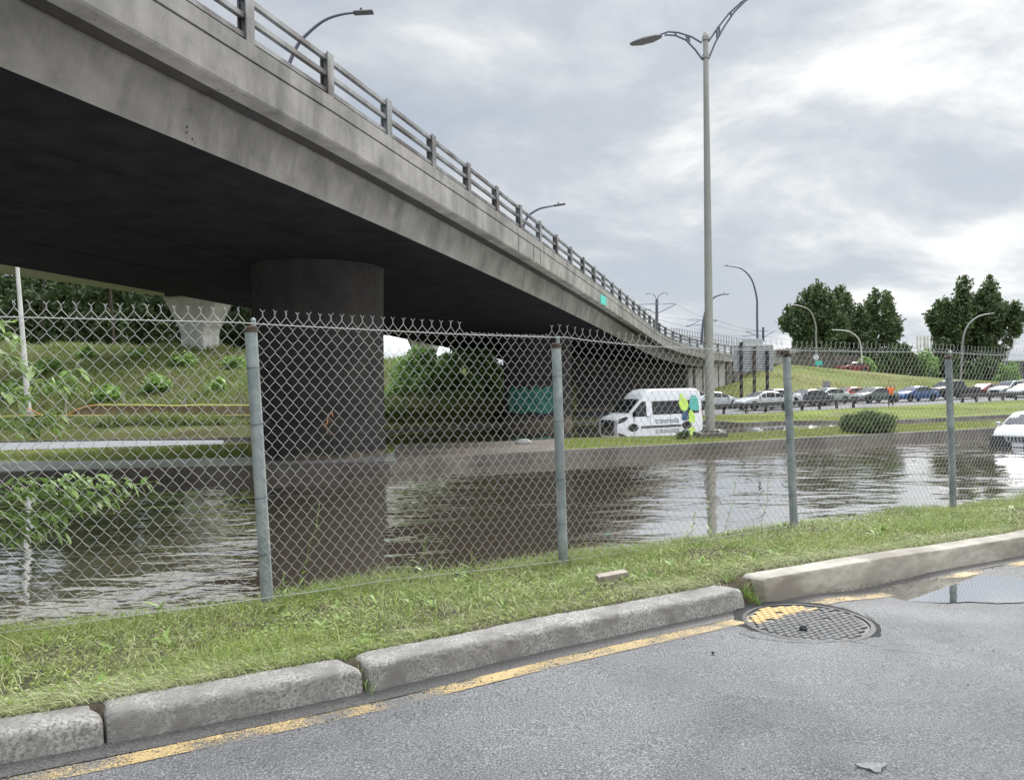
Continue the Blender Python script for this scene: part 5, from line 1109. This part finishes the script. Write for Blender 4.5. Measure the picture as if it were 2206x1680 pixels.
small_sign(1862, 831, 835, 3, 851, 80, 'thin pale marker pole on the hill foot left of the orange shirt', M['polel'], 'rect', 'polel')
# graffiti on the second pier: pale teal lettering painted on a thin skin that follows the column
def graffiti():
    c = P2c; cols = 150; rows = 60; v = []; f = []; dv = Vector((c.x, c.y, 0)).normalized(); a0 = math.atan2(-dv.y, -dv.x); rz = math.atan2(dv.y, dv.x)-math.pi/2
    for j in range(rows+1):
        for i in range(cols+1):
            a = -math.pi/2 + (-1.08+1.62*i/cols); p = Vector((2.15*1.013*math.cos(a), 1.6*1.013*math.sin(a), 0)); p.rotate(Matrix.Rotation(rz, 3, 'Z')); v.append((c.x+p.x, c.y+p.y, 1.62*0+.72+1.72*j/rows))
    for j in range(rows):
        for i in range(cols):
            x = (i+.5)/cols; y = (j+.5)/rows; top_ = .62+.36*max(math.sqrt(max(0, 1-((x-c_)/r_)**2)) for c_, r_ in ((.20, .17), (.42, .13), (.62, .14), (.85, .15))); side_ = .03+.03*math.sin(y*9)
            if y < top_ and y > .03+.03*math.sin(x*14) and side_ < x < 1-.02*abs(math.sin(y*7)): f.append((j*(cols+1)+i, j*(cols+1)+i+1, (j+1)*(cols+1)+i+1, (j+1)*(cols+1)+i))
    me = MB().add(v, f).build('graffiti', noisy('teal graffiti', (.02, .13, .10), (.07, .24, .19), scale=2.5, rough=.8, bump=0, lo=.4, hi=.6), ov)
graffiti()
b = MB(); q0 = G(700, 991, .33)
# black graffiti scrawl on the abutment, right of the van roof
c = W(1504, 790, 79); 
# ------------------------------------------------------------------ tape fence on the bank
tpz = empty('tape_barrier', (0, 0, 0), label='yellow and orange tape barrier on thin stakes across the bank', cat='barrier'); d0 = 44.2
def tape(pl, r_, mat, nm): MB().tube([W(x, y, dd) for x, y, dd in pl], r_, 6).build(nm, M[mat], tpz)
tape([(210, 872, 44.2), (300, 872, 44.3), (380, 874, 44.4), (430, 872, 44.6), (534, 873, 45), (565, 874, 45)], .045, 'yellowpipe', 'upper_tape'); tape([(-60, 898, 44), (60, 895, 44), (150, 895, 44.1), (300, 895, 44.2), (440, 895, 44.6), (534, 894, 45), (565, 895, 45)], .035, 'yellowpipe', 'lower_tape')
tape([(60, 880, 44.1), (80, 890, 44.1), (95, 895, 44.1)], .04, 'orangetape', 'sagging_tape'); tape([(145, 895, 44.1), (165, 882, 44.1), (190, 875, 44.2), (210, 872, 44.2)], .045, 'orangetape', 'sagging_tape')
v = [W(x, y, dd+.1) for x, y, dd in [(165, 884, 44.1), (210, 874, 44.2), (380, 876, 44.4), (565, 876, 45), (565, 894, 45), (380, 894, 44.5), (145, 895, 44.1)]]
top_ = v[:4]; bot_ = [W(x, y, dd+.1) for x, y, dd in [(150, 896, 44.1), (210, 896, 44.2), (380, 895, 44.4), (565, 895, 45)]]
MB().add(top_+bot_+[p+Vector((0, .04, 0)) for p in top_+bot_], [(0, 1, 5, 4), (1, 2, 6, 5), (2, 3, 7, 6), (8, 12, 13, 9), (9, 13, 14, 10), (10, 14, 15, 11), (0, 8, 9, 1), (1, 9, 10, 2), (2, 10, 11, 3)]).build('silt_netting', noisy('faded orange brown netting', (.16, .10, .06), (.24, .20, .12), scale=1.5, rough=1, bump=.2), tpz)
for x, y0, y1 in ((142, 848, 915), (266, 846, 916), (398, 850, 912), (520, 860, 905)):
    dd = float(np.interp(x, [0, 534], [44, 45])); MB().bar(W(x, y1, dd), W(x, y0, dd), .09, .06).build('stake', M['polem'], tpz)
# ------------------------------------------------------------------ guard rail
def guard(pl, label, zg=.2, hb=.72, every=2.0):
    P = [fxz(x, y, zg) for x, y in pl]; root = empty('guard_rail', P[0], label=label, cat='guard rail'); o = P[0].copy(); b = MB()
    sec = [(0, .0), (-.05, .05), (-.05, .10), (0, .155), (-.05, .21), (-.05, .26), (0, .31), (.02, .31), (.02, .0)]; v = []; m = len(sec)
    for i, p in enumerate(P):
        t = (P[min(i+1, len(P)-1)]-P[max(i-1, 0)]).normalized(); nrm = Vector((-t.y, t.x, 0))
        for a, z in sec: q = p-o+nrm*a+Vector((0, 0, hb-.31+z)); v.append(q)
    f = [(i*m+k, i*m+(k+1) % m, (i+1)*m+(k+1) % m, (i+1)*m+k) for i in range(len(P)-1) for k in range(m)]; b.add(v, f); b.build('rail', M['guard'], root)
    L_ = [0]
    for a, c in zip(P, P[1:]): L_.append(L_[-1]+(c-a).length)
    for s in np.arange(.3, L_[-1], every):
        p = [np.interp(s, L_, [q[i] for q in P]) for i in range(3)]; b = MB(); b.box((p[0]-o.x, p[1]-o.y+.12, hb/2-.1), (.16, .2, hb+.1)); b.build('post', M['bark'], root)
guard([(1500, 52.6), (1600, 54), (1698, 56.5), (1800, 59.2), (1860, 60.8)], 'dark guard rail in front of the white cars')
guard([(930, 50.5), (1000, 50.6), (1085, 50.8)], 'dark guard rail section in the shade between the two piers', .25)
guard([(2070, 67.2), (2206, 71.5), (2400, 78)], 'guard rail section in front of the cars at the far right')
# distant building and pale sheds
def block(name, label, x0, x1, yb, yt, d, dep, mat, nwin=0):
    a = W(x0, yb, d); c = W(x1, yb, d); t = W(x0, yt, d); root = empty(name, ((a.x+c.x)/2, a.y, a.z), label=label, cat='building'); w_ = c.x-a.x; h_ = t.z-a.z
    MB().box((0, dep/2, h_/2-.5), (w_, dep, h_+1)).build('wall', mat, root); MB().box((0, dep/2, h_+.12), (w_+.3, dep+.3, .24)).build('roof', M['signback'], root)
    for k in range(nwin): MB().box((-w_/2+w_*(k+.5)/nwin, -.02, h_*.55), (w_/nwin*.55, .06, h_*.3)).build('window', M['glass'], root)
block('warehouse', 'long dark flat roofed warehouse at the far right edge', 2168, 2420, 806, 779, 150, 30, flat('dark cladding', (.06, .06, .07), .7), 9)
block('shed', 'pale low shed glimpsed between the poplars above the red car', 1800, 1862, 800, 774, 135, 10, M['concl'], 4)
block('shed', 'pale distant shed under the leftmost poplar beside the sign', 1690, 1752, 790, 754, 170, 12, M['concl'], 3)
# ------------------------------------------------------------------ vehicles
def vehicle(spec):
    L_, w, zb = spec['L'], spec['w'], spec['belt']; top = spec['top']; tx = [p[0] for p in top]; tz = [p[1] for p in top]; tum = spec.get('tum', .33); z0 = spec.get('z0', .24)
    ztop = lambda x: float(np.interp(x, tx, tz)); pl = lambda x: 1-spec.get('taper', .13)*abs(x/(L_/2))**5
    def hw(x, z): return pl(x)*(w - max(0, z-zb)*tum - max(0, .38-z)*.12)
    root = empty(spec['name'], (0, 0, 0)); paint = spec['paint']
    xs = sorted(set([round(x, 3) for x in list(np.linspace(-L_/2, L_/2, 44))+tx])); v = []; n = 0
    for x in xs:
        zt = ztop(x); zc = min(zb, zt-.03); r = []
        for f in (0, .35, .75): z = z0+(zc-z0)*f; r.append((hw(x, z)*(1 if f else .97), z))
        r.append((hw(x, zc)*(.985), zc)); zr = max(zc+.01, zt-.07); r.append((hw(x, zr)*(.985 if zr > zc+.05 else .93), zr)); r.append((hw(x, zt)*.86, zt-.006)); r.append((hw(x, zt)*.45, zt+.012))
        ring = [(x, -a, z) for a, z in r[::-1]] ; ring = [(x, a, z) for a, z in r]+[(x, -a, z) for a, z in r[::-1]]; n = len(ring); v += ring
    f = [(i*n+k, i*n+(k+1) % n, (i+1)*n+(k+1) % n, (i+1)*n+k) for i in range(len(xs)-1) for k in range(n)]+[tuple(range(n))[::-1], tuple(range((len(xs)-1)*n, len(xs)*n))]
    MB().add(v, f).build('body', paint, root, smooth=True)
    # side windows
    for (xa, xb, za, zmargin) in spec['win']:
        for sg in (1, -1):
            v = []; q = np.linspace(xa, xb, 12)
            for x in q:
                zt = min(ztop(x)-zmargin, spec.get('wtop', 9)); zt = max(zt, za+.01)
                for z in (za, za+(zt-za)*.5, zt): v.append((x, sg*(hw(x, z)*.985+.010), z))
            b = MB().add(v, [(i*3+k, i*3+k+1, (i+1)*3+k+1, (i+1)*3+k) for i in range(11) for k in range(2)]); b.build('window', M['glass'], root)
    for nm, xa, xb in (('windscreen', *spec['ws']), ('rear_window', *spec['rw'])) if spec.get('rw') else (('windscreen', *spec['ws']),):
        v = []; q = np.linspace(xa, xb, 9)
        for x in q:
            zt = ztop(x); dz = (ztop(x+.02)-ztop(x-.02))/.04; nl = math.hypot(1, dz); nx, nz = -dz/nl, 1/nl
            for s in (-1, -.6, 0, .6, 1): yy = s*hw(x, zt)*.86; v.append((x+nx*.014, yy, zt+nz*.014+(.012 if abs(s) < .7 else 0)))
        MB().add(v, [(i*5+k, i*5+k+1, (i+1)*5+k+1, (i+1)*5+k) for i in range(8) for k in range(4)]).build(nm, M['glass'], root)
    wr_ = spec.get('wr', .33)
    for x in spec['axles']:
        for sg in (1, -1):
            yy = hw(x, .45)
            b = MB(); prof = []; 
            for k in range(21): a = -.25+k/20*(math.pi+.5); prof.append((x+(wr_+.07)*math.cos(a), sg*(yy+.006), wr_+(wr_+.07)*math.sin(a)))
            b.add(prof, [tuple(range(21))]); b.build('wheel_arch', M['black'], root)
            o = MB(); pts = [(r_, y_) for r_, y_ in ((wr_*.6, -.11), (wr_*.95, -.11), (wr_, -.08), (wr_, .08), (wr_*.95, .11), (wr_*.6, .11))]
            vv = []; 
            for r_, y_ in pts:
                for k in range(20): a = 2*math.pi*k/20; vv.append((x+r_*math.cos(a), sg*(yy-.09)+y_, wr_+r_*math.sin(a)))
            ff = [(i*20+k, i*20+(k+1) % 20, (i+1)*20+(k+1) % 20, (i+1)*20+k) for i in range(5) for k in range(20)]; ty = o.add(vv, ff).build('wheel', M['black'], root, smooth=True)
            b = MB(); rr = wr_*.62; yo = sg*(yy+.012); vv = [(x, yo, wr_)]+[(x+rr*math.cos(2*math.pi*k/20)*(1 if k % 4 < 2 else .99), yo-sg*.03, wr_+rr*math.sin(2*math.pi*k/20)) for k in range(20)]; b.add(vv, [(0, 1+k, 1+(k+1) % 20) for k in range(20)]); b.build('rim', M['silver'], ty)
    for key, nm, mt_ in (('hl', 'headlight', 'lamp_l'), ('tl', 'tail_light', 'red_l')):
        xx, z1, z2, wd, dp = spec[key]
        for sg in (1, -1):
            y2 = hw(xx, z1)+.012; b = MB(); e = 1 if xx > 0 else -1
            b.prism([(xx+e*.05, sg*(y2-wd), z1), (xx+e*.02, sg*(y2-.02), z1+.02), (xx-e*dp, sg*(y2+.004), z2-.02), (xx-e*dp*.6, sg*(y2-.01), z2), (xx+e*.02, sg*(y2-wd), z2)], (0, -sg*.01, .0)); b.build(nm, M[mt_], root, bevel=0)
    fx = L_/2; gz_ = spec['grille']; b = MB(); b.box((fx+.0, 0, (gz_[0]+gz_[1])/2), (.06, gz_[2], gz_[1]-gz_[0])); b.build('grille', M['dark'], root, bevel=.015, seg=1)
    for e_ in (1, -1): MB().box((e_*(fx+.01), 0, z0+.13), (.10, w*1.55, .17)).build('bumper', M['dark'] if spec.get('darkbump') else paint, root, bevel=.03)
    MB().box((fx+.065, 0, gz_[0]-.10), (.012, .46, .13)).build('number_plate', M['signback'], root)
    mx_ = spec['mirror']; 
    for sg in (1, -1): b = MB(); b.box((mx_, sg*(w+.09), zb+.08), (.12, .17, .13 if L_ < 5.5 else .32)); b.build('wing_mirror', paint if L_ < 5.5 else M['dark'], root, bevel=.03)
    b = MB()
    for sg in (1, -1):
        for x in spec.get('doors', ()): b.box((x, sg*(w*1.0-.004), (z0+zb)/2+.1), (.012, .02, zb-z0-.2))
        for x in spec.get('handles', ()): b.box((x, sg*(w+.004), zb-.12), (.17, .03, .03))
    b.build('door_trim', M['dark'], root)
    return root
def SEDAN(**k):
    d = dict(name='car', L=4.6, w=.90, belt=.93, taper=.14, top=[(-2.3, .62), (-2.26, .86), (-2.1, .98), (-1.65, 1.03), (-1.35, 1.17), (-.95, 1.36), (-.4, 1.44), (.1, 1.44), (.45, 1.38), (.85, 1.2), (1.28, .99), (1.6, .93), (2.0, .84), (2.22, .70), (2.3, .48)],
             win=[(-1.25, -.52, .97, .07), (-.45, .30, .97, .07), (.36, .98, .97, .06)], ws=(.42, 1.22), rw=(-1.6, -.98), axles=(1.42, -1.38), hl=(2.12, .60, .76, .42, .30), tl=(-2.2, .70, .88, .35, .16), grille=(.42, .62, .95), mirror=.92, doors=(.95, -.1, -1.0), handles=(.1, -.85)); d.update(k); return vehicle(d)
def SUV(**k):
    d = dict(name='suv', L=4.65, w=.93, belt=1.08, taper=.11, top=[(-2.32, .7), (-2.3, 1.05), (-2.2, 1.3), (-1.95, 1.62), (-1.6, 1.72), (-.3, 1.74), (.2, 1.70), (.6, 1.48), (1.15, 1.13), (1.5, 1.06), (2.05, .97), (2.25, .82), (2.32, .55)],
             win=[(-1.95, -1.15, 1.12, .12), (-1.05, -.25, 1.12, .12), (-.15, .85, 1.12, .09)], ws=(.22, 1.1), rw=(-2.26, -2.0), axles=(1.42, -1.4), wr=.36, hl=(2.15, .72, .9, .4, .3), tl=(-2.26, .85, 1.1, .2, .12), grille=(.5, .78, 1.0), mirror=.75, doors=(.85, -.2, -1.1), handles=(0, -1)); d.update(k); return vehicle(d)
def place(o, px, d, zg, rz, label, cat='car', group='cars queued beyond the guard rail', tilt=0):
    p = fxz(px, d, zg); o.location = p; o.rotation_euler = (0, 0, R(rz)); return tag(o, label, cat, group)
P = lambda n, c, m=.35: flat(n, c, .3, m, .5, .6)
tree_of = {}
def cp(o, paint=None):
    r_ = o.copy(); COL.objects.link(r_)
    for ch in [c for c in COL.objects if c.parent == o]:
        k = ch.copy(); COL.objects.link(k); k.parent = r_
        if paint and ch.name.split('.')[0] in ('body', 'bumper', 'wing_mirror'):
            k.data = ch.data.copy(); k.data.materials.clear(); k.data.materials.append(paint)
        for g2 in [c for c in COL.objects if c.parent == ch]: h_ = g2.copy(); COL.objects.link(h_); h_.parent = k
    return r_
wpaint = P('white car paint', (.50, .52, .53), 0)
sed = SEDAN(paint=wpaint)
place(sed, 1536, 64, .2, 14, 'white sedan pointing right, half hidden by the tall lamp post behind the van')
c = cp(sed); place(c, 1644, 59.5, .2, 198, 'white sedan nearest the big road sign, overlapping another white car behind it')
c = cp(sed); place(c, 1668, 64.5, .32, 199, 'white sedan behind the other white sedan, only its roof and rear showing')
c = cp(sed, P('charcoal car paint', (.05, .055, .07))); place(c, 1738, 66, .2, 202, 'charcoal sedan just right of the third fence post')
c = cp(sed, P('pale green silver paint', (.33, .38, .355))); place(c, 1780, 69, .25, 206, 'pale silver green sedan between the charcoal and the red roofed cars')
c = cp(sed, P('faded red paint', (.42, .06, .04), 0)); place(c, 1830, 77, .2, 202, 'red car with sunlit roof left of the grey sedan')
c = cp(sed, P('grey green paint', (.11, .13, .12))); place(c, 1882, 71, .2, 201, 'dark grey green sedan just left of the person in orange')
c = cp(sed, P('bright blue paint', (.03, .08, .22), .2)); place(c, 1970, 73, .2, 200, 'bright blue sedan just right of the person in orange')
c = cp(sed, P('deep red paint', (.30, .025, .02), .1)); place(c, 2124, 85, .2, 200, 'dark red sedan behind the black pickup')
su = SUV(paint=P('pale grey suv paint', (.27, .30, .295))); place(su, 2174, 81, .2, 202, 'pale grey SUV at the right end of the queue', 'SUV')
c = cp(su, P('white suv paint', (.48, .5, .5), 0)); place(c, 2214, 90, .25, 202, 'white SUV cut off by the right edge of the photo', 'SUV')
c = cp(sed, P('silver paint two', (.28, .30, .31))); place(c, 2216, 78, .2, 200, 'silver sedan cut off by the right edge in front of the SUVs')
# dark pickup with a box
pk = vehicle(dict(name='pickup', L=5.7, w=.98, belt=1.15, taper=.09, paint=P('black pickup paint', (.02, .021, .026)), top=[(-2.85, .9), (-2.83, 1.18), (-.85, 1.2), (-.80, 1.25), (-.62, 1.82), (-.2, 1.88), (.75, 1.86), (1.0, 1.76), (1.55, 1.24), (1.7, 1.2), (2.65, 1.12), (2.8, .98), (2.85, .6)],
     win=[(-.55, .12, 1.2, .12), (.2, 1.3, 1.2, .1)], ws=(1.02, 1.52), rw=(-.8, -.66), axles=(1.85, -1.75), wr=.40, hl=(2.68, .85, 1.05, .35, .25), tl=(-2.8, .8, 1.1, .18, .1), grille=(.62, 1.0, 1.2), mirror=1.3, doors=(1.35, .15, -.6), handles=(.3, -.4)))
place(pk, 2052, 77, .25, 199, 'black pickup truck behind the fourth fence post', 'pickup')
rc = cp(sed, P('hill red paint', (.16, .012, .012), 0)); place(rc, 1836, 107, W(1836, 800, 107).z-.15, 195, 'red car parked on the hill crest under the poplars', 'car', None)
rc.pop('group', None) if hasattr(rc, 'pop') else None
# flooded silver car
fc = cp(sed, M['silver']); place(fc, 2236, 27.5, -.30, 221, 'silver sedan with black front end standing in the flood at the right edge', 'car', None)
for ch in [c for c in COL.objects if c.parent == fc]:
    if ch.name.startswith('bumper'): ch.data = ch.data.copy(); ch.data.materials.clear(); ch.data.materials.append(M['dark'])
for ch in [c for c in COL.objects if c.parent == fc]:
    if ch.name.startswith(('number_plate', 'grille')): bpy.data.objects.remove(ch)
MB().box((2.345, 0, .47), (.12, 1.70, .44)).build('front_mask', M['dark'], fc, bevel=.03)
b = MB(); b.box((2.415, 0, .665), (.02, .78, .022)); 
for k in range(7): b.box((2.412, -.33+k*.11, .575), (.015, .035, .15))
b.prism([(2.405, -.40, .655), (2.405, -.36, .655), (2.405, -.26, .48), (2.405, -.30, .48)], (.02, 0, 0)); b.prism([(2.405, .40, .655), (2.405, .36, .655), (2.405, .26, .48), (2.405, .30, .48)], (.02, 0, 0)); b.box((2.412, 0, .485), (.015, .56, .02)); b.build('grille', M['chrome'], fc)
MB().box((2.415, 0, .385), (.012, .34, .13)).build('number_plate', M['signback'], fc)
def textobj(s, size, mat, parent, loc, M3, ext=.004, name='lettering', sx=1.0):
    cu = bpy.data.curves.new(name, 'FONT'); cu.body = s; cu.size = size; cu.extrude = ext; cu.align_x = 'LEFT'; t_ = bpy.data.objects.new('tmp', cu); COL.objects.link(t_); bpy.context.view_layer.update(); me = bpy.data.meshes.new_from_object(t_.evaluated_get(bpy.context.evaluated_depsgraph_get())); bpy.data.objects.remove(t_); o = bpy.data.objects.new(name, me); COL.objects.link(o); me.materials.clear(); me.materials.append(mat)
    o.parent = parent; o.matrix_local = Matrix.Translation(loc) @ M3.to_4x4() @ Matrix.Diagonal((sx, 1, 1, 1)); return o
# ------------------------------------------------------------------ white minibus
VT = [(-3.0, .5), (-3.0, .55), (-2.98, 2.3), (-2.9, 2.55), (-2.72, 2.66), (.35, 2.69), (.75, 2.62), (1.1, 2.40), (1.32, 2.14), (2.18, 1.36), (2.3, 1.27), (2.75, 1.14), (2.92, 1.0), (3.0, .75), (3.0, .45)]
van = vehicle(dict(name='minibus', L=6.0, w=1.03, belt=1.25, tum=.13, taper=.09, paint=M['white'], top=VT, win=[(-2.72, .62, 1.24, .5), (1.02, 1.98, 1.16, .16)], wtop=2.0, ws=(1.34, 2.16), axles=(1.95, -1.75), wr=.36,
      hl=(2.80, .86, 1.08, .30, .42), tl=(-2.97, .75, 1.5, .12, .03), grille=(.50, .98, 1.25), mirror=1.85, doors=(1.9, .80, -.62), handles=(.95,), darkbump=True))
place(van, 1401, 43.9, -.56, 206, 'white high roof minibus with lime and teal leaf logo standing in the flood', 'minibus', None)
M3 = Matrix(((-1, 0, 0), (0, 0, 1), (0, 1, 0)))
M['navy'] = flat('navy lettering', (.02, .03, .07), .5); M['lime'] = flat('lime decal', (.42, .60, .10), .45); M['teald'] = flat('teal decal', (.06, .34, .29), .45); M['navyd'] = flat('blue grey decal', (.02, .06, .12), .45)
textobj('transmeda', .46, M['navy'], van, Vector((.46, 1.036, .74)), M3, sx=.86)
def leafdecal(cx_, cz_, w_, h_, rot, mat, nm='leaf_decal', k=2.2, tp_=.18):
    pts = []
    for i in range(40):
        a = 2*math.pi*i/40; x = math.cos(a); z = math.sin(a); x *= (1-.28*z); sc = (abs(math.cos(a))**k+abs(math.sin(a))**k)**(-1/k)
        x, z = math.cos(a)*sc*(1-tp_*math.sin(a)), math.sin(a)*sc; x, z = x*w_/2, z*h_/2; x, z = x*math.cos(rot)-z*math.sin(rot), x*math.sin(rot)+z*math.cos(rot)
        zz_ = cz_+z; y = 1.03*.985-max(0, zz_-1.25)*.13*.985+.028; pts.append((cx_-x, y, zz_))
    MB().prism(pts, (0, .004, 0)).build(nm, mat, van)
leafdecal(-1.58, 1.90, .62, 1.05, .22, M['lime'], k=1.7, tp_=.5); leafdecal(-2.36, 1.83, .66, .88, -.1, M['teald'], k=3.0); leafdecal(-1.66, 1.13, .50, .60, .1, M['navyd'], k=3.0); leafdecal(-2.10, 1.06, .50, .78, .1, M['lime'], k=1.9, tp_=.4)
# roof gutter line + sill moulding, driver
b = MB(); b.box((-1.0, 1.003, 2.13), (3.7, .012, .02)); b.build('roof_gutter', M['polel'], van); MB().box((.05, 1.03, .60), (2.75, .03, .06)).build('side_moulding', M['dark'], van)
for sg in (1, -1): MB().prism([(2.93, sg*.93, .80), (2.86, sg*.985, 1.08), (2.40, sg*1.022, 1.20), (2.28, sg*1.03, 1.12), (2.55, sg*1.02, .93)], (0, sg*.018, 0)).build('headlight_housing', M['dark'], van)
b = MB(); b.box((2.99, 0, .98), (.05, 1.1, .04)); b.box((3.03, 0, .74), (.03, 1.1, .03)); b.build('grille_bar', M['chrome'], van)
# ------------------------------------------------------------------ person
def skinned(name, V, E, Rr, mat, parent, lv=2):
    me = bpy.data.meshes.new(name); me.from_pydata([Vector(v) for v in V], E, []); me.materials.append(mat); o = bpy.data.objects.new(name, me); COL.objects.link(o); o.parent = parent
    bm = bmesh.new(); bm.from_mesh(me); ly = bm.verts.layers.skin.verify(); bm.verts.ensure_lookup_table()
    for i, r_ in enumerate(Rr): bm.verts[i][ly].radius = (r_, r_) if not isinstance(r_, tuple) else r_; bm.verts[i][ly].use_root = (i == 0)
    bm.to_mesh(me); bm.free(); o.modifiers.new('skin', 'SKIN').use_smooth_shade = True; s = o.modifiers.new('sub', 'SUBSURF'); s.levels = lv; s.render_levels = lv; return o
pp_ = fxz(1919, 60.2, .2); per = empty('person', pp_, R(-25), label='person in bright orange shirt and dark trousers with both arms raised to the head', cat='person')
hands = []
V = [(0, 0, .95), (0, 0, 1.15), (0, 0, 1.38), (0, 0, 1.50), (0, .01, 1.60), (0, .015, 1.71),
     (.17, 0, 1.42), (.36, -.05, 1.50), (.25, -.14, 1.72), (.20, -.16, 1.80), (-.17, 0, 1.42), (-.36, -.05, 1.50), (-.22, -.14, 1.72), (-.17, -.16, 1.80),
     (.10, 0, .90), (.12, .01, .50), (.13, .03, .08), (.14, -.12, .035), (-.10, 0, .90), (-.13, -.02, .50), (-.15, 0, .08), (-.16, -.15, .035)]
E = [(0, 1), (1, 2), (2, 3), (3, 4), (4, 5), (2, 6), (6, 7), (7, 8), (8, 9), (2, 10), (10, 11), (11, 12), (12, 13), (0, 14), (14, 15), (15, 16), (16, 17), (0, 18), (18, 19), (19, 20), (20, 21)]
Rr = [(.15, .11), (.145, .10), (.16, .11), .055, .085, .09, .062, .043, .030, .032, .062, .043, .030, .032, .085, .058, .042, .035, .085, .058, .042, .035]
body = skinned('body', V, E, Rr, M['skin'], per)
for sg, hx, hz in ((1, .20, 1.80), (-1, -.17, 1.80)):        # five short fingers on each raised hand
    for k in range(5):
        a = -.5+k*.25; l = (.05, .075, .08, .072, .058)[k]; p0 = (hx-sg*.01+.012*(k-2), -.165, hz+.02); 
        skinned('finger', [p0, (p0[0]+math.sin(a)*l*.5, -.175, p0[2]+l*.5), (p0[0]+math.sin(a)*l, -.165, p0[2]+l)], [(0, 1), (1, 2)], [.009, .008, .006], M['skin'], body, 1)
skinned('shirt', [(0, 0, .90), (0, 0, 1.15), (0, 0, 1.38), (0, 0, 1.47), (.18, 0, 1.43), (.29, -.03, 1.475), (-.18, 0, 1.43), (-.29, -.03, 1.475)], [(0, 1), (1, 2), (2, 3), (2, 4), (4, 5), (2, 6), (6, 7)], [(.185, .14), (.18, .13), (.19, .135), .08, .088, .075, .088, .075], M['orange'], per)
skinned('trousers', [(0, 0, .93), (.10, 0, .84), (.125, .01, .50), (.13, .03, .10), (-.10, 0, .84), (-.135, -.02, .50), (-.15, 0, .10)], [(0, 1), (1, 2), (2, 3), (0, 4), (4, 5), (5, 6)], [(.165, .125), .105, .08, .065, .105, .08, .065], M['trous'], per)
skinned('hair', [(0, .03, 1.70), (0, .03, 1.76)], [(0, 1)], [.098, .075], M['hair'], per)
